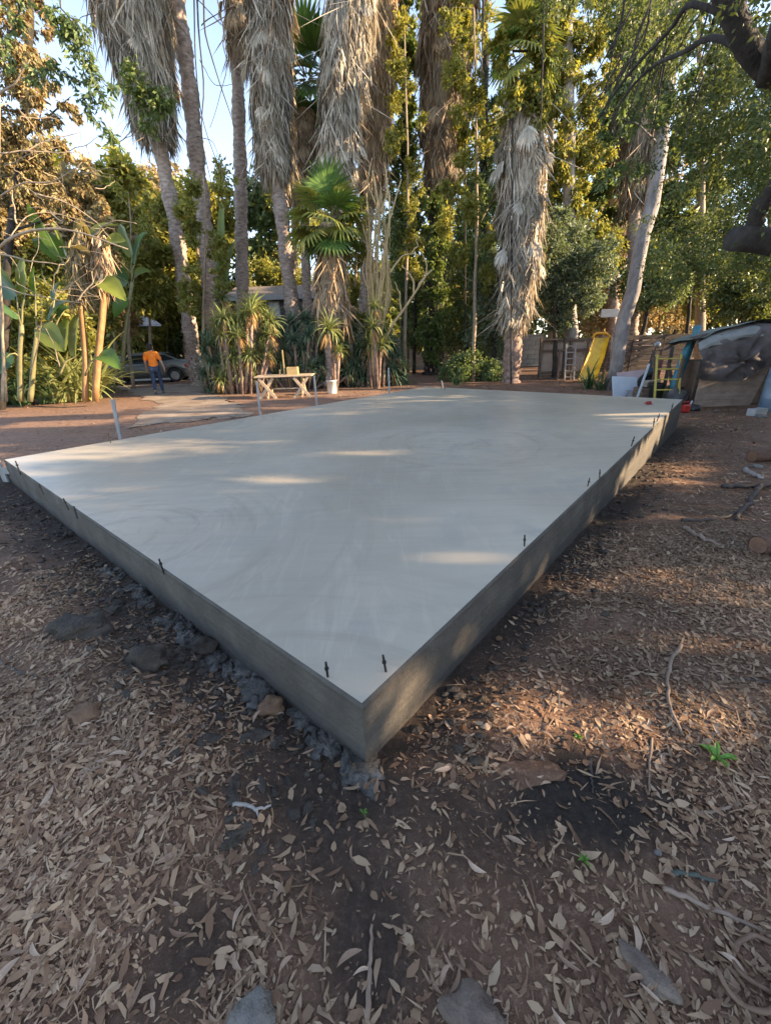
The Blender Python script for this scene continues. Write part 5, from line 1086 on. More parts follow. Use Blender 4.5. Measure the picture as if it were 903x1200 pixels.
# hands: palm, four fingers and a thumb grown with the body surface
hv = dict(S); he = list(E_t); hr = dict(R0)
for sd, wr, dx in (('L', S['wrL'], (-.02, .30, -.95)), ('R', S['wrR'], (.06, .12, -1.0))):
    dv = Vector(dx).normalized(); ac = Vector((.25, 1, .1)) if sd == 'R' else Vector((.5, .8, .3)); ac = (ac-dv*ac.dot(dv)).normalized()
    w_ = Vector(wr); pm = w_+dv*.06; hv['pm'+sd] = tuple(pm); hr['pm'+sd] = (.034, .018); he.append(('wr'+sd, 'pm'+sd))
    for j, (o_, L) in enumerate([(.028, .066), (.010, .076), (-.010, .071), (-.028, .055)]):
        k0, k1, k2 = ('f%d%s%d' % (j, sd, i) for i in range(3)); b_ = pm+dv*.04+ac*o_; inn = Vector((.35 if sd == 'L' else -.35, 0, 0))
        hv[k0] = tuple(b_); hv[k1] = tuple(b_+(dv+inn*.5).normalized()*L*.5); hv[k2] = tuple(b_+(dv+inn*.5).normalized()*L*.5+(dv+inn*1.6).normalized()*L*.5)
        for k, r in ((k0, .0095), (k1, .0085), (k2, .007)): hr[k] = r
        he += [('pm'+sd, k0), (k0, k1), (k1, k2)]
    b_ = w_+dv*.035+ac*.03; hv['t0'+sd] = tuple(b_); hv['t1'+sd] = tuple(b_+(dv+ac*.8).normalized()*.035); hv['t2'+sd] = tuple(b_+(dv+ac*.6).normalized()*.065); hr['t0'+sd] = .012; hr['t1'+sd] = .0095; hr['t2'+sd] = .008
    he += [('wr'+sd, 't0'+sd), ('t0'+sd, 't1'+sd), ('t1'+sd, 't2'+sd)]
S_, R0_ = S, R0; S, R0 = hv, hr
body_part('body', ['pel']+[k for k in hv if k != 'pel'], he, 0, skin_m)
S['slL'] = tuple(np.array(S['elL'])*.9+np.array(S['shL'])*.1); S['slR'] = tuple(np.array(S['elR'])*.9+np.array(S['shR'])*.1); S['hem'] = (0, 0, .90); R0['slL'] = R0['slR'] = .055; R0['hem'] = (.17, .125)
body_part('orange_shirt', ['waist', 'hem', 'chest', 'uch', 'neck', 'shL', 'slL', 'shR', 'slR'], [('waist', 'hem'), ('waist', 'chest'), ('chest', 'uch'), ('uch', 'neck'), ('uch', 'shL'), ('shL', 'slL'), ('uch', 'shR'), ('shR', 'slR')], .022, simple('orange cloth', [(.80, .19, .014), (.92, .27, .025)], 9, .8, .5, .02), over={'neck': .04, 'waist': (.15, .115)})
body_part('trousers', ['pel', 'hpL', 'knL', 'anL', 'hpR', 'knR', 'anR'], [('pel', 'hpL'), ('hpL', 'knL'), ('knL', 'anL'), ('pel', 'hpR'), ('hpR', 'knR'), ('knR', 'anR')], .018, simple('dark blue denim', [(.02, .035, .075), (.045, .07, .13)], 14, .85, .4, .008))
shoe_m = simple('dark shoe', [(.05, .05, .055), (.12, .12, .13)], 20, .6, .2, .003)
for a_, f_ in (('anL', 'ftL'), ('anR', 'ftR')):
    A_ = Vector(S[a_]); F_ = Vector(S[f_]); s = MB(); mid = (A_+F_)/2
    ang = math.atan2((F_-A_).z+.05, (F_-A_).y) if a_ == 'anL' else 0
    if a_ == 'anL': s.blob((A_.x, A_.y+.03, A_.z-.07), (.05, .085, .06), 3, .06, 2); s.blob((F_.x, F_.y+.02, F_.z), (.052, .09, .042), 3, .06, 2)
    else: s.blob((A_.x, A_.y-.01, .055), (.048, .08, .055), 3, .06, 2); s.blob((F_.x-.005, F_.y-.03, .042), (.052, .13, .042), 3, .06, 3)
    s.build('shoe', shoe_m, per)
hm = simple('dark hair', [(.012, .009, .008), (.03, .022, .018)], 30, .7, .8, .01)
s = MB(); s.blob((0, .02, 1.70), (.096, .105, .088), 3, .18, 6, 3.); s.blob((0, -.03, 1.63), (.085, .06, .085), 3, .2, 7, 3.); s.build('hair', hm, per)
s = MB(); s.blob((0, .135, 1.645), (.014, .02, .02), 2, .05, 1); s.build('nose', skin_m, per)
for sx in (-1, 1):
    MB().blob((sx*.032, .128, 1.665), (.013, .008, .008), 2, 0, 1).build('eye', simple('eye', [(.05, .04, .035)], 5, .3, 0), per)
    MB().blob((sx*.088, .035, 1.64), (.013, .024, .034), 2, .1, 1).build('ear', skin_m, per)
MB().blob((0, .128, 1.605), (.026, .008, .007), 2, .05, 1).build('mouth', simple('lips', [(.30, .13, .11)], 5, .5, 0), per)

# ------------------------------------------------------------------ vehicles
glass_m, nt, p = nmat('car glass'); p.inputs['Base Color'].default_value = (.02, .025, .028, 1); p.inputs['Roughness'].default_value = .06; p.inputs['Specular IOR Level'].default_value = .6
tyre_m = simple('tyre', [(.015, .015, .015), (.03, .03, .03)], 20, .85, .2, .004)
rim_m = simple('alloy rim', [(.35, .35, .36), (.45, .45, .46)], 5, .35, 0, 0, .8)
red_l = simple('red lamp', [(.35, .012, .015), (.5, .02, .02)], 5, .2, 0)
clear_l = simple('clear lamp', [(.6, .6, .6)], 5, .15, 0)
trim_m = simple('black trim', [(.02, .02, .021)], 5, .5, 0)
def vehicle(name, label, loc, rz, paint, L, body, roof, wheels, w=.88, wr=.32, belt=.9):
    """body: (x, z_bottom, z_top) stations; roof: (x, z) outline from windscreen foot over the roof to rear window foot"""
    root = empty(name, tuple(loc), rz, label, 'car' if 'car' in name else name.split('_')[-1])
    V = []; F = []; n = 12
    for x, zb, zt in body:
        e = 1-.16*(abs(x)/(L/2))**5; ww = w*e
        sec = [(ww*.80, zb), (ww*.97, zb+.10), (ww*1.0, (zb+zt)/2), (ww*.985, zt-.16), (ww*.93, zt-.05), (ww*.80, zt)]
        V += [(x, y, z) for y, z in sec]+[(x, -y, z) for y, z in reversed(sec)]
    m_ = len(body)
    for i in range(m_-1):
        for k in range(n): F.append((i*n+k, i*n+(k+1) % n, (i+1)*n+(k+1) % n, (i+1)*n+k))
    F += [tuple(range(n)), tuple(range((m_-1)*n+n-1, (m_-1)*n-1, -1))]
    body_me = MB().add(V, F, True).mesh('body'); tmp = bpy.data.objects.new('tmp', body_me); COL.objects.link(tmp); cutters = []
    for wx in wheels:
        c = MB().tube([(wx, -1.3, wr), (wx, 1.3, wr)], wr*1.22, 24, True, 0, False); co_ = bpy.data.objects.new('cut', c.mesh('cut')); COL.objects.link(co_); md = tmp.modifiers.new('b', 'BOOLEAN'); md.object = co_; md.operation = 'DIFFERENCE'; md.solver = 'EXACT'; cutters.append(co_)
    dg = bpy.context.evaluated_depsgraph_get(); dg.update(); bme = bpy.data.meshes.new_from_object(tmp.evaluated_get(dg)); bme.name = 'body'
    for o in cutters+[tmp]: bpy.data.objects.remove(o)
    bme.materials.clear(); link('body', bme, paint, root)
    # inner well so that arches read dark
    mb = MB()
    for wx in wheels: mb.box((wx, 0, wr+.12), (wr*2.3, w*1.5, wr*1.6))
    mb.build('wheel_well', trim_m, root)
    # cabin
    wf, wt = w*.90, w*.70; zb = roof[0][1]; zt = max(z for _, z in roof); V = []; nr = len(roof)
    hw = lambda z: wf+(wt-wf)*(z-zb)/(zt-zb)
    V = [(x, hw(z), z) for x, z in roof]+[(x, -hw(z), z) for x, z in roof]
    F = [tuple(range(nr)), tuple(range(2*nr-1, nr-1, -1))]+[(i, nr+i, nr+i+1, i+1) for i in range(nr-1)]
    MB().add(V, F, False).build('cabin', paint, root)
    def pane(nm, poly, side): MB().add([(x, side*(hw(z)+.012), z) for x, z in poly]+[(x, side*(hw(z)-.01), z) for x, z in poly], [tuple(range(len(poly)))]+[(i, (i+1) % len(poly), len(poly)+(i+1) % len(poly), len(poly)+i) for i in range(len(poly))]).build(nm, glass_m, root)
    (x0, z0), (x1, z1) = roof[0], roof[1]; (x2, z2), (x3, z3) = roof[-2], roof[-1]; xm = (x0+x3)/2+.05
    t = lambda a, b, f: a+(b-a)*f
    for sd in (-1, 1):
        pane('side_window', [(t(x0, x1, .10)-.10, t(z0, z1, .10)), (t(x0, x1, .82)-.10, t(z0, z1, .82)), (xm+.04, z1-.07), (xm+.04, t(z0, z1, .10))], sd)
        pane('side_window', [(xm-.04, t(z0, z1, .10)), (xm-.04, z1-.07), (t(x3, x2, .80)+.10, t(z3, z2, .80)), (t(x3, x2, .12)+.14, t(z3, z2, .12))], sd)
        MB().bar((xm-.25, sd*(w*.99+.004), belt-.12), (xm-.42, sd*(w*.99+.004), belt-.12), .02, .03).build('door_handle', paint, root)
        MB().blob((x0-.25, sd*(w+.10), belt+.06), (.06, .10, .07), 2, .05, 1).build('side_mirror', paint, root)
        bx_, bb, bt_ = body[0]; MB().box((bx_+.10, sd*w*.62, bt_-.16), (.16, w*.40, .17), bev=.03).build('tail_light', red_l, root)
        MB().box((bx_+.28, sd*w*.90, bt_-.14), (.30, .10, .15), bev=.03).build('tail_light', red_l, root)
        fx_, fb, ft = body[-1]; MB().box((fx_-.14, sd*w*.60, ft-.10), (.22, w*.38, .13), bev=.03).build('headlight', clear_l, root)
        for wx in wheels:
            wh = MB().tube([(wx, sd*(w-.20), wr), (wx, sd*(w-.19), wr), (wx, sd*(w-.02), wr), (wx, sd*(w-.0), wr)], [wr*.9, wr, wr, wr*.9], 24, True).build('wheel', tyre_m, root)
            r_ = MB().tube([(wx, sd*(w-.02), wr), (wx, sd*(w+.012), wr)], wr*.64, 20, True, 0, False)
            for k in range(6): a = k*math.pi/3; r_.bar((wx, sd*(w+.02), wr), (wx+math.cos(a)*wr*.6, sd*(w+.02), wr+math.sin(a)*wr*.6), .05, .02)
            link('rim', r_.mesh('rim'), rim_m, wh)
    for nm, (xa, za), (xb, zb_) in (('windscreen', roof[0], roof[1]), ('rear_window', roof[-1], roof[-2])):
        s_ = 1 if nm == 'windscreen' else -1; A_ = [(t(xa, xb, f)+s_*.012, za+(zb_-za)*f+.012) for f in (.10, .92)]
        MB().add([(A_[0][0], -hw(A_[0][1])+.07, A_[0][1]), (A_[0][0], hw(A_[0][1])-.07, A_[0][1]), (A_[1][0], hw(A_[1][1])-.07, A_[1][1]), (A_[1][0], -hw(A_[1][1])+.07, A_[1][1])], [(0, 1, 2, 3)]).build(nm, glass_m, root)
    MB().box((body[0][0]-.01, 0, body[0][1]+.16), (.12, w*1.62, .16), bev=.04).build('rear_bumper', paint, root)
    MB().box((body[-1][0]+.01, 0, body[-1][1]+.16), (.12, w*1.62, .16), bev=.04).build('front_bumper', paint, root)
    return root
def paintm(name, c):
    m, nt, p = nmat(name); p.inputs['Base Color'].default_value = (*c, 1); p.inputs['Metallic'].default_value = .35; p.inputs['Roughness'].default_value = .35; p.inputs['Coat Weight'].default_value = .7; p.inputs['Coat Roughness'].default_value = .08
    nt.links.new(mixc(nt, math_(nt, 'MULTIPLY', noise(nt, 2.5, 4), .3), c, (.3, .26, .22)), p.inputs['Base Color']); return m
Yc = 22.6; cx = P(177, 440, Yc)[0]
sedan_body = [(-2.36, .42, .92), (-2.30, .28, 1.0), (-1.95, .24, 1.06), (-1.35, .22, 1.05), (-.6, .21, .98), (.3, .21, .95), (1.05, .21, .96), (1.5, .22, .92), (2.0, .24, .82), (2.28, .28, .72), (2.36, .38, .62)]
vehicle('parked_car', 'grey four door sedan car parked side on beyond the walking person', (cx, Yc, float(gz(cx, Yc))), math.pi+R_(10), paintm('grey paint', (.15, .165, .16)), 4.72, sedan_body, [(1.25, .95), (.45, 1.39), (.05, 1.45), (-.55, 1.45), (-1.0, 1.38), (-1.75, 1.04)], (-1.42, 1.42))
Yv = 27.5; vx = P(158, 430, Yv)[0]
van_body = [(-2.3, .5, 1.1), (-2.25, .32, 1.2), (-1.6, .28, 1.22), (0, .28, 1.2), (1.0, .28, 1.18), (1.6, .3, 1.1), (2.1, .32, 1.0), (2.25, .42, .9)]
vehicle('parked_van', 'white van parked behind the grey sedan', (vx, Yv, float(gz(vx, Yv))), R_(-62), paintm('white paint', (.62, .63, .62)), 4.6, van_body, [(1.45, 1.16), (.75, 1.85), (.4, 1.92), (-1.9, 1.92), (-2.1, 1.88), (-2.22, 1.2)], (-1.4, 1.4), w=.92, wr=.34, belt=1.1)
# grey canopy on a post behind the cars
u = P(183, 380, 27); ub = gb(184, 27)
um = empty('garden_umbrella', tuple(ub), 0, 'small grey square canopy on a post behind the parked cars', 'canopy')
hh = u[2]-ub[2]
MB().tube([(0, 0, 0), (0, 0, hh+.1)], .035, 8).build('post', simple('grey post', [(.3, .3, .3)], 5, .6, 0), um)
s = MB(); n = 4; rr = .75
V = [(0, 0, hh+.62)]+[(rr*math.cos(a), rr*math.sin(a), hh) for a in np.arange(4)*math.pi/2+.5]+[(rr*math.cos(a), rr*math.sin(a), hh-.1) for a in np.arange(4)*math.pi/2+.5]
s.add(V, [(0, i+1, (i+1) % 4+1) for i in range(4)]+[(i+1, i+5, (i+1) % 4+5, (i+1) % 4+1) for i in range(4)]).build('canopy_cloth', simple('grey canvas', [(.42, .42, .46), (.55, .55, .6)], 8, .8, .3), um)
# ------------------------------------------------------------------ shed, walls, fences
shed_y = 27.0; sl = P(284, 400, shed_y)[0]; sr = P(352, 400, shed_y)[0]; sg = float(gz(sl, shed_y))
dark_wall = simple('dark painted boards', [(.075, .07, .078), (.115, .11, .118)], 5, .85, .3, .01)
fascia_m = simple('pale fascia', [(.28, .27, .26), (.38, .37, .36)], 6, .7, .2)
roof_m = simple('brown shingles', [(.16, .125, .10), (.27, .22, .18)], 9, .9, .7, .02)
ze = P(318, 352, shed_y)[2]-sg
sh = empty('garden_shed', (sl, shed_y, sg), 0, 'low dark house wall with a pale eave glimpsed between the palm trunks', 'shed')
W_ = sr-sl+1.2
nb = 16
for k in range(nb): MB().box((k*W_/nb+W_/nb/2, .0, ze/2), (W_/nb-.012, .04, ze), bev=.003).build('wall_board', dark_wall, sh)
MB().box((W_/2, 1.55, ze/2), (W_-.1, 3., ze-.02)).build('wall', dark_wall, sh)
MB().box((W_/2, -.62, ze+.10), (W_+1.0, .05, .24)).build('fascia', fascia_m, sh)
rf = MB().add([(-.5, -.6, ze+.2), (W_+.5, -.6, ze+.2), (W_+.5, 1.8, ze+.95), (-.5, 1.8, ze+.95), (W_+.5, 4.2, ze+.2), (-.5, 4.2, ze+.2), (-.5, -.6, ze+.1), (W_+.5, -.6, ze+.1), (W_+.5, 4.2, ze+.1), (-.5, 4.2, ze+.1)], [(0, 1, 2, 3), (3, 2, 4, 5), (6, 9, 8, 7), (0, 6, 7, 1), (5, 4, 8, 9), (1, 7, 8, 4, 2), (0, 3, 5, 9, 6)]).build('roof', roof_m, sh)
wx = P(322, 365, shed_y)[0]-sl; wz = P(322, 363, shed_y)[2]-sg
wnd = MB(); wnd.box((wx, -.04, wz), (.55, .03, .75)); wn_ = wnd.build('window', simple('window pane', [(.5, .52, .55)], 5, .15, 0), sh)
fr = MB()
for s in (-1, 1): fr.box((wx+s*.3, -.05, wz), (.06, .06, .87)); fr.box((wx, -.05, wz+s*.405), (.54, .06, .06))
link('frame', fr.mesh('frame'), fascia_m, wn_)
# pale block wall at the back
wall_m = simple('pale stucco block', [(.30, .285, .26), (.40, .385, .355)], 4, .9, .4, .01)
wy = 25.6; wl = P(440, 420, wy)[0]; wr_ = P(640, 420, wy)[0]; g0 = float(gz((wl+wr_)/2, wy)); wh = P(490, 403, wy)[2]-g0
wl_o = empty('garden_wall', (wl, wy, g0-.1), R_(-1), 'pale grey block wall at the back behind the palms', 'wall')
bw, bh = .8, .25; nrow = int((wh+.1)/bh)+1; blk = MB().box((0, 0, 0), (bw-.014, .2, bh-.014), bev=.006).mesh('block'); blk.materials.append(wall_m)
ncol = int((wr_-wl)/bw)
for j in range(nrow):
    for i in range(ncol): link('block', blk, None, wl_o, (i*bw+bw*.5*(j % 2)+bw/2, random.uniform(-.004, .004), j*bh+bh/2))
MB().box((ncol*bw/2+.2, .02, nrow*bh/2), (ncol*bw, .14, nrow*bh-.02)).build('mortar', simple('mortar', [(.22, .21, .19)], 8, .9, .3), wl_o)
MB().box((ncol*bw/2+.2, 0, nrow*bh+.035), (ncol*bw+.1, .26, .07), bev=.01).build('coping', wall_m, wl_o)
# tan panel enclosure behind the booted palm
tan_p = simple('tan panel', [(.27, .215, .175), (.36, .30, .25)], 3, .85, .3, .01)
brown_w = simple('brown rail wood', [(.10, .065, .048), (.17, .12, .09)], 8, .85, .5, .008, stretch=(1, 6, 6))
ey = 18.3; e0 = gb(632, ey); e1 = gb(698, ey); eh = P(650, 399, ey)[2]-e0[2]; ew = e1[0]-e0[0]
en = empty('panel_fence', tuple(e0), 0, 'tan panelled wooden screen with dark frames right of the booted palm', 'fence')
for k in range(4): MB().box((ew*(k+.5)/4, .05, eh/2), (ew/4-.03, .04, eh-.06), bev=.006).build('panel', tan_p, en)
for k in range(3): MB().box((ew*k/2, 0, eh/2+.04), (.10, .10, eh+.1), bev=.008).build('post', brown_w, en)
for z in (.15, eh*.72, eh): MB().box((ew/2, -.03, z), (ew-.1, .05, .10), bev=.006).build('rail', brown_w, en)
def frame_thing(name, label, cat, px, Y, w, h, matl, rungs=0, lean=.25, rz=0, t=.045, base=None, uw=None):
    b = gb(px, Y) if base is None else np.asarray(base); root = empty(name, tuple(b), rz, label, cat); k = lean
    for s in (-1, 1): MB().bar((s*w/2, 0, 0), (s*(uw or w)/2, k*h, h), t, t*1.3, up=(0, 1, 0), bev=.004).build('rail', matl, root)
    for i in range(rungs):
        f = (i+.6)/rungs if rungs > 2 else (i+.02 if i == 0 else .96)
        ww = w+((uw or w)-w)*f
        MB().bar((-ww/2+t*.4, k*h*f, h*f), (ww/2-t*.4, k*h*f, h*f), t*.75, t*.6, up=(0, 1, 0)).build('rung', matl, root)
    return root
dkw = simple('dark frame wood', [(.05, .038, .032), (.10, .075, .06)], 8, .85, .4, .006)
frame_thing('leaning_frame', 'large dark wooden frame leaning on the tan panels', 'frame', 646, 17.3, .95, 1.55, dkw, 2, .12, 0, .07)  # bare wooden frame of unknown use, not a rack
frame_thing('leaning_frame', 'small dark frame leaning right of the large one', 'frame', 662, 17.0, .5, 1.15, brown_w, 2, .12, 0, .06)
greyw = simple('grey ladder wood', [(.24, .215, .195), (.34, .31, .29)], 8, .8, .3, .005)
frame_thing('small_ladder', 'short grey wooden ladder leaning on the tan panels', 'ladder', 668.5, 16.8, .36, 1.35, greyw, 6, .2, 0, .05)
# brown rail fence behind the leaning tree
fy = 18.8; f0 = gb(700, fy); f1 = gb(806, fy); fh = P(750, 393, fy)[2]-f0[2]; fw = f1[0]-f0[0]
fn = empty('board_fence', tuple(f0), 0, 'weathered brown horizontal board fence behind the leaning tree', 'fence')
olw = simple('weathered fence board', [(.05, .038, .03), (.085, .068, .056), (.12, .10, .088)], 6, .9, .5, .008, stretch=(.6, 5, 5))
nbd = 7
for j in range(nbd):
    for i in range(3): MB().box((fw*(i+.5)/3, random.uniform(-.012, .012), .12+(fh-.1)*(j+.5)/nbd), (fw/3-.02, .03, (fh-.1)/nbd-.018), (random.uniform(-.01, .01), random.uniform(-.012, .012), 0), bev=.004).build('board', olw, fn)
for i in range(4): MB().box((fw*i/3, .08, fh/2), (.11, .11, fh+.15), bev=.008).build('post', olw, fn)
# yellow slide
sy = 16.6; sb = gb(688, sy); sl_m = simple('yellow plastic', [(.46, .26, .012), (.62, .38, .015), (.66, .42, .03)], 3, .5, .1, .004)
top = P(703, 396, sy+.5)-sb; bot = P(686, 444, sy-.5)-sb; bot[2] = .08
sld = empty('yellow_slide', tuple(sb), 0, 'bright yellow plastic slide chute tilted between the fence panels and the leaning tree', 'slide')
def chute(u, v):
    c = bot*(1-v)+top*v; wd = .36-.06*v; x = (u-.5)*2; rim = .16*max(abs(x)-.72, 0)/.28
    wave = .025*math.sin(v*9)
    return (c[0]+x*wd, c[1]-rim*.9-.0+wave, c[2]+rim*.35)
mb = MB(); mb.grid(chute, 14, 16); mb.grid(lambda u, v: tuple(np.array(chute(1-u, v))+np.array([0, .035, -.02])), 14, 16); mb.build('chute', sl_m, sld)
MB().tube([(top[0]-.34, top[1]-.05, top[2]+.02), (top[0]-.2, top[1], top[2]+.17), (top[0]+.2, top[1], top[2]+.17), (top[0]+.34, top[1]-.05, top[2]+.02)], .045, 8).build('top_hood', simple('orange plastic', [(.6, .27, .01), (.68, .33, .02)], 4, .45, .1), sld)
for s in (-1, 1): MB().bar((top[0]+s*.40, top[1]+.1, 0), (top[0]+s*.40, top[1]+.1, top[2]+.1), .08, .08, up=(0, 1, 0), bev=.01).build('post', brown_w, sld)
MB().bar((top[0]+.52, top[1]-.25, 0), (top[0]+.46, top[1]-.02, top[2]), .09, .035, up=(0, 1, 0)).build('brace', wood_new, sld)
# sign board high on the leaning tree side
q = P(714, 367, 16); sbd = MB().box((0, 0, 0), (.62, .02, .26), bev=.006).build('hanging_board', simple('grey board', [(.16, .18, .21), (.24, .26, .29)], 6, .6, .2), None, tuple(q)); tag(sbd, 'small grey blue board hanging left of the pale leaning tree', 'board')
MB().tube([(-.2, 0, .13), (-.1, .1, .9)], .006, 5).build('hanging_wire', dkw, sbd); MB().tube([(.2, 0, .13), (.1, .1, .9)], .006, 5).build('hanging_wire', dkw, sbd)

# ------------------------------------------------------------------ junk between slab and tarp pile
white_p = simple('white board', [(.42, .46, .52), (.52, .56, .62)], 3, .5, .1, .004)
def leanboard(name, label, cat, pxb, Y, w, h, matl, lean=.3, rz=0, t=.03, roll=0):
    b = gb(pxb, Y); k = lean; mb = MB(); M = Matrix.Rotation(-math.atan(k), 4, 'X') @ Matrix.Rotation(roll, 4, 'Y')
    mb.box((0, 0, h/2), (w, t, h), bev=.005); mb.v = [tuple(M @ Vector(v)) for v in mb.v]
    o = mb.build(name, matl, None, tuple(b)); o.rotation_euler = (0, 0, rz); return tag(o, label, cat)
leanboard('white_board', 'pale white square panel leaning in front of the leaning tree', 'panel', 739, 12.9, .82, .66, white_p, .45, R_(8), .04, R_(4))
leanboard('pink_board', 'dusty pink panel leaning behind the white one', 'panel', 748, 13.6, .9, .78, simple('dusty pink', [(.36, .26, .27), (.44, .33, .34)], 4, .7, .1), .4, R_(-10), .03, R_(-6))
leanboard('dark_red_board', 'tall dark red board leaning left of the yellow ladder', 'board', 770, 13.2, .22, 1.25, simple('dark red wood', [(.14, .05, .045), (.2, .08, .07)], 6, .75, .2), .3, R_(6), .04, R_(14))
leanboard('teal_board', 'dark teal board standing between the pink panel and red board', 'board', 764, 13.5, .3, .9, simple('dark teal', [(.035, .07, .085), (.06, .10, .12)], 6, .7, .2), .3, 0, .04, R_(10))
ylw = simple('yellow painted steel', [(.42, .33, .05), (.55, .45, .12)], 8, .5, .2, .003)
b_ = gb(792, 11.6)
frame_thing('yellow_ladder', 'tall yellow ladder leaning right of the dark red board', 'ladder', 0, 0, .62, 1.35, ylw, 5, .32, R_(-8), .045, base=gb(790, 11.7))
a_ = gb(752, 11.9); mb = MB(); mb.bar((0, 0, 0), (.36, .3, 1.05), .05, .03, up=(0, 1, 0)); tag(mb.build('white_pole', white_p, None, tuple(a_)), 'thin white pole slanting up from the slab edge beside the white panel', 'pole')
blu = simple('blue tarp cloth', [(.035, .15, .21), (.08, .25, .33)], 5, .6, .5, .02)
bt0 = P(790, 432, 12.0); btop = P(818, 384, 12.4)
mb = MB(); mb.tube([P(788, 455, 12.0), P(796, 432, 12.1), P(806, 410, 12.2), P(814, 392, 12.3), P(817, 383, 12.4)], [.10, .12, .10, .07, .09], 14, True, .3)
b0_ = gb(788, 12.0); mb.v = [tuple(np.asarray(v)-b0_) for v in mb.v]
tag(mb.build('blue_bundle', blu, None, tuple(b0_)), 'rolled bright blue tarp bundle leaning against the left end of the tarp pile', 'tarp bundle')
brown_s = simple('brown crate wood', [(.11, .075, .055), (.18, .125, .095)], 8, .85, .4)
def crate(px, Y, sz, label, matl, rz=0):
    b = gb(px, Y); root = empty('crate', tuple(b), rz, label, 'crate'); x, y, z = sz; n = 4
    for j in range(n):
        zz = z*(j+.5)/n
        for s in (-1, 1): MB().box((0, s*y/2, zz), (x, .02, z/n-.015)).build('slat', matl, root); MB().box((s*(x/2-.012), 0, zz), (.02, y-.022, z/n-.015)).build('slat', matl, root)
    MB().box((0, 0, .012), (x-.03, y-.03, .02)).build('bottom', matl, root); return root
crate(762, 12.4, (.5, .4, .42), 'brown slatted crate standing behind the slab edge left of the dark bin', brown_s, .1)
drk = simple('dark plastic', [(.02, .021, .024), (.045, .046, .05)], 5, .5, .2)
b_ = gb(774, 12.2); bn = empty('dark_bin', tuple(b_), 0, 'dark plastic bin between the brown crate and the ladder', 'bin')
MB().tube([(0, 0, 0), (0, 0, .5), (0, 0, .52), (0, 0, .55), (0, 0, .55), (0, 0, .1)], [.17, .2, .225, .225, .19, .15], 18, True).build('tub', drk, bn); MB().tube([(.2, 0, .46), (.26, 0, .42), (.26, 0, .38), (.19, 0, .36)], .012, 6).build('handle', drk, bn)
b_ = gb(768, 12.6); st_ = empty('stack_of_boards', (b_[0]-.05, b_[1], b_[2]), .1, 'short stack of tan offcut boards on the brown crate', 'boards')
for k in range(4): MB().box((random.uniform(-.03, .03), 0, .44+.045*k), (.42, .2, .04), (0, 0, random.uniform(-.15, .15)), .004).build('board', tan_p, st_)
b_ = gb(790, 11.9)
for k, (px, Y, col, lab) in enumerate([(784, 12.3, [(.12, .12, .05), (.2, .19, .09)], 'olive cloth covered bundle beneath the yellow ladder'), (800, 11.9, [(.06, .055, .06), (.12, .11, .115)], 'dark grey crumpled bundle right of the ladder foot'), (797, 12.9, [(.1, .07, .06), (.19, .15, .13)], 'brown cloth heap behind the yellow ladder')]):
    b_ = gb(px, Y); tag(MB().blob((0, 0, .22), (.26, .24, .27), 3, .4, 60+k, 1.7).build('cloth_bundle', simple('bundle cloth %d' % k, col, 7, .85, .5, .02), None, tuple(b_)), lab, 'bundle')
# small machine on a stand by the fence
b_ = gb(763, 15.2); zt = P(763, 404, 15.2)[2]-b_[2]
mc = empty('work_lamp', tuple(b_), 0, 'small silver work lamp on a thin stand before the board fence', 'lamp')
MB().tube([(0, 0, .0), (0, 0, zt-.1)], .018, 6).build('stand', drk, mc)
for a in (0, 2.1, 4.2): MB().tube([(0, 0, .35), (.3*math.cos(a), .3*math.sin(a), 0)], .012, 5).build('leg', drk, mc)
MB().tube([(0, .12, zt), (0, .0, zt), (0, -.08, zt-.01), (0, -.10, zt-.01)], [.05, .09, .11, .10], 14).build('head', simple('grey metal', [(.35, .37, .40)], 5, .4, 0, 0, .6), mc)
# red gas can
b_ = gb(815, 10.7); rc = empty('red_fuel_can', tuple(b_), 0, 'red plastic fuel can at the left foot of the plywood panel', 'fuel can')
redp = simple('red plastic', [(.33, .02, .016), (.42, .03, .02)], 5, .4, .1)
MB().box((0, 0, .12), (.19, .13, .2), bev=.03).build('tank', redp, rc); MB().tube([(-.07, 0, .23), (-.07, 0, .29), (.06, 0, .29), (.06, 0, .23)], .016, 6).build('handle', redp, rc); MB().tube([(.09, 0, .22), (.12, 0, .31)], [.03, .015], 8).build('spout', white_p, rc)

# ------------------------------------------------------------------ tarp covered pile, plywood, blue barrel, blocks
Yt = 11.3
pl = P(803, 470, Yt); prr = P(912, 470, Yt); g_ = float(gz(9.5, Yt))
T0 = np.array([pl[0], Yt, g_]); Wp = prr[0]-pl[0]+1.0
pile = empty('covered_pile', tuple(T0), 0, 'tall junk pile covered by a wrinkled grey tarpaulin beside the dirt clearing', 'covered pile')
hz = lambda px, py: P(px, py, Yt)[2]-g_
topx = [(0, hz(806, 400)), (.25, hz(815, 392)), (.9, hz(845, 383)), (1.45, hz(866, 378)), (1.9, hz(885, 381)), (2.6, hz(905, 385)), (Wp, hz(905, 392))]
tx = [a for a, b in topx]; tz = [b for a, b in topx]
botx = [(0, hz(806, 440)), (.25, hz(815, 446)), (.9, hz(842, 448)), (1.3, hz(858, 444)), (1.8, hz(878, 432)), (2.3, hz(897, 418)), (Wp, hz(905, 415))]
bx_ = [a for a, b in botx]; bz = [b for a, b in botx]
from mathutils import noise as MN
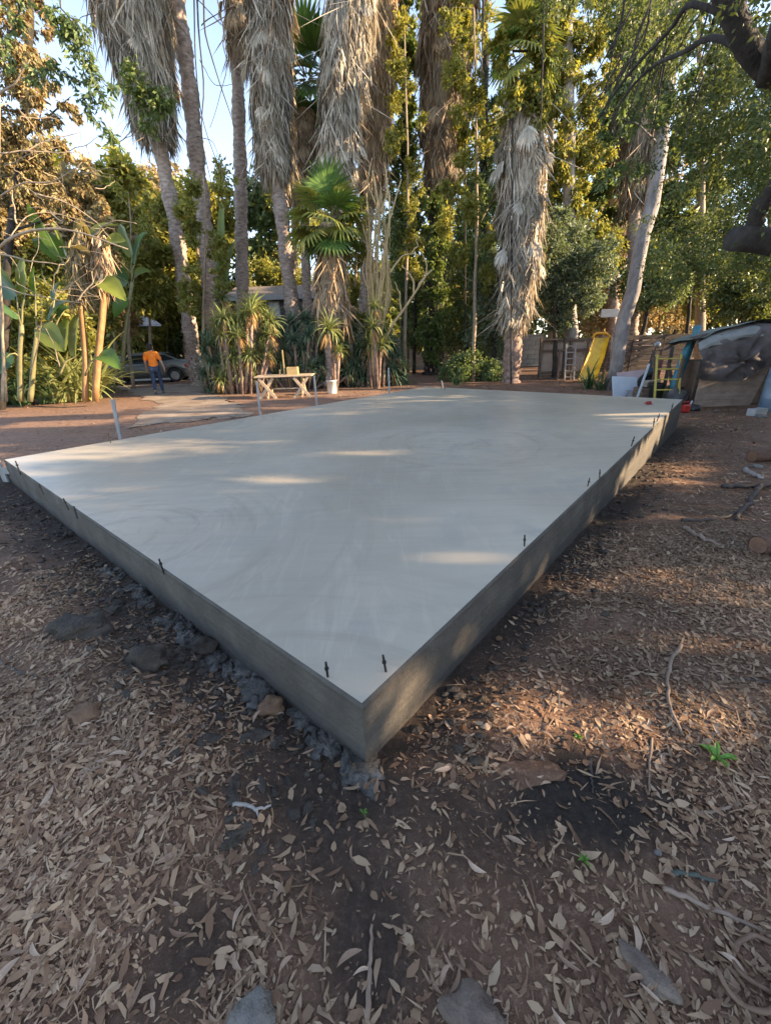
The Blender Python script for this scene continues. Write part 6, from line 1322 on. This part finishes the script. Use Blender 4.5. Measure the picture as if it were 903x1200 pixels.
def tarp(u, v):
    x = Wp*u; zt_ = np.interp(x, tx, tz); zb_ = np.interp(x, bx_, bz)
    if v < .45: y = 1.1-(v/.45)*1.4; z = zt_-.25*(1-v/.45)+.12*math.sin(v/.45*math.pi)*.3
    else: t = (v-.45)/.55; y = -.30-.22*math.sin(t*2.2)-.05*t; z = zt_+(zb_-zt_)*t
    p_ = Vector((x*1.0, y, z)); c = Vector((x-1.15, 0, z-1.25)); rr = c.length; ang = math.atan2(c.z, c.x)
    f = .5*MN.noise(Vector((rr*2.2, ang*1.9, .3)))+.30*abs(MN.noise(Vector((x*1.6+z*1.4, z*1.9, 4.)))) + .07*MN.noise(Vector((x*5+z*3, z*5-x*2, 1.)))
    fold = .05*math.sin(ang*5+rr*4+1.2*MN.noise(p_*2))*min(1, rr)
    return (x+.06*MN.noise(p_*2), .42+y-(.30*f+1.3*fold)*(.35+.65*min(1, v*1.6)), z+.07*MN.noise(p_*1.7+Vector((7, 1, 2))))
m, nt, p = nmat('grey tarpaulin'); n1 = noise(nt, 1.3, 4, .6)
c = ramp(nt, n1, [(.055, .045, .044), (.11, .092, .092), (.18, .155, .155)], [.35, .5, .66]); nt.links.new(c, p.inputs['Base Color']); p.inputs['Roughness'].default_value = .85; p.inputs['Specular IOR Level'].default_value = .2
bump(nt, p, noise(nt, 9, 4, .6, dist=1.), .45, .03); tarp_m = m
mb = MB(); mb.grid(tarp, 90, 64); mb.build('tarpaulin', tarp_m, pile)
pm = simple('pale blue grey tarp', [(.20, .205, .205), (.30, .305, .305)], 3, .55, .4, .02)
def under(u, v):
    x = -.02+1.55*u; zt_ = np.interp(x, tx, tz); p_ = Vector((x, v, 2.)); return (x, -.05-.13*math.sin(min(v*1.4, 1)*1.5)-.10+.03*MN.noise(p_*3), zt_-.03-.26*v+.05*MN.noise(p_*2.5))
mb = MB(); mb.grid(lambda u, v: (under(u, v)[0], under(u, v)[1]+.22, under(u, v)[2]-.02), 30, 14); mb.build('upper_tarpaulin', pm, pile)
gm = simple('green grey awning', [(.09, .115, .10), (.15, .175, .155)], 4, .7, .3, .01)
mb = MB(); mb.grid(lambda u, v: (-.02+(Wp+.1)*u, .02+1.5*v, np.interp(-.15+(Wp+.1)*u, tx, tz)+.07-.16*v+.03*MN.noise(Vector((u*6, v*3, 0)))), 30, 8)
mb.grid(lambda u, v: (-.02+(Wp+.1)*(1-u), .02+1.5*v, np.interp(-.15+(Wp+.1)*(1-u), tx, tz)+.045-.16*v+.03*MN.noise(Vector(((1-u)*6, v*3, 0)))), 30, 8); mb.build('awning', gm, pile)
for x in (.08, 1.4, 2.7): MB().box((x, .6, hz(850, 420)/2), (.08, .08, hz(850, 420)), bev=.006).build('post', brown_w, pile)
MB().box((Wp/2+.2, 1.0, .62), (Wp-.7, .8, 1.2), bev=.02).build('stacked_box', brown_s, pile)
ply = simple('weathered plywood', [(.19, .13, .10), (.27, .20, .16), (.34, .26, .215)], 2.6, .8, .4, .006, stretch=(1, 3, 3), detail=8)
pw = MB(); x0 = P(815, 470, Yt+.28)[0]; zz = lambda px, py: P(px, py, Yt+.28)[2]-g_; xx = lambda px: P(px, 455, Yt+.28)[0]-x0
b_ = np.array([x0, Yt+.28, g_])
pw.prism([(xx(817), .02), (xx(884), .02), (xx(896), zz(896, 420)), (xx(878), zz(878, 428)), (xx(817), zz(817, 440))], 0, .025)
tag(pw.build('plywood_sheet', ply, None, tuple(b_)), 'large weathered brown plywood sheet standing below the tarpaulin', 'plywood sheet')
bb = P(903, 480, 10.7); bb[2] = float(gz(bb[0], bb[1]))
br = empty('blue_barrel', tuple(bb), 0, 'dusty blue plastic barrel at the right edge beside the plywood sheet', 'barrel')
bbm = simple('dusty blue plastic', [(.09, .14, .20), (.16, .22, .29), (.24, .29, .34)], 3, .5, .1)
zs = [0, .02, .3, .33, .36, .7, .73, .76, 1.05, 1.1]; MB().tube([(0, 0, z) for z in zs], [.27, .29, .29, .305, .29, .29, .305, .29, .28, .25], 24, True).build('drum', bbm, br)
MB().tube([(0, 0, 1.095), (0, 0, 1.13), (0, 0, 1.13)], [.27, .27, .23], 24).build('rim', drk, br)
cb = simple('concrete block', [(.32, .31, .30), (.44, .43, .42)], 8, .9, .4)
g = gnd(885, 487); blkr = MB()
for x in (-.19, 0, .19): blkr.box((x, 0, .09), (.035, .19, .18))
for y in (-.08, .08): blkr.box((0, y, .09), (.345, .034, .178))
o = tag(blkr.build('concrete_block', cb, None, (g[0], g[1], g[2]-.01)), 'pale hollow concrete block on the dirt before the blue barrel', 'block'); o.rotation_euler = (0, 0, .3)

# more odds and ends lying about the back corner
steel = simple('rusty steel', [(.08, .05, .035), (.16, .11, .08)], 12, .8, .4, .005)
for i, (px, Y, a, L, lab) in enumerate([(735, 13.6, .12, 1.5, 'rusty pipe lying behind the pale white board'), (775, 12.7, -.2, 1.3, 'rusty pipe lying beside the dark bin')]):
    b_ = gb(px, Y); tag(MB().tube([(0, 0, .04), (L*math.cos(a), L*math.sin(a), .05)], .03, 10).build('rusty_pipe', steel, None, tuple(b_)), lab, 'pipe')
b_ = gb(742, 13.3); ty = MB(); ty.tube([(.29*math.cos(t), 0.1*math.sin(t)*0, .33+.29*math.sin(t)) for t in np.linspace(0, 6.2832, 25)], .085, 10, False)
tag(ty.build('old_tyre', tyre_m, None, (b_[0]+.75, b_[1]+.3, b_[2])), 'old black tyre standing behind the pink board', 'tyre')
for i, (px, Y, L, lean, lab) in enumerate([(757, 13.9, 1.3, .3, 'grey plank leaning behind the work lamp'), (779, 12.9, 1.25, -.25, 'brown plank crossing behind the yellow ladder'), (783, 13.3, 1.5, .15, 'tall grey plank behind the yellow ladder'), (800, 12.6, 1.1, -.3, 'short brown plank leaning on the blue bundle')]):
    b_ = gb(px, Y); tag(MB().bar((0, 0, 0), (lean, .25, L), .11, .03, up=(0, 1, 0), bev=.003).build('loose_plank', [olw, brown_w][i % 2], None, tuple(b_)), lab, 'plank')
b_ = gb(824, 11.0); tag(MB().blob((0, 0, .06), (.16, .12, .09), 3, .5, 81, 2.).build('dark_rag', drk, None, tuple(b_)), 'dark crumpled rag on the dirt before the plywood sheet', 'rag')
b_ = gb(748, 12.7); tag(MB().blob((0, 0, .12), (.2, .16, .15), 3, .45, 83, 2.).build('grey_bundle', simple('grey cloth', [(.14, .13, .13), (.24, .23, .23)], 7, .85, .5, .02), None, tuple(b_)), 'small grey bundle at the foot of the pale white board', 'bundle')
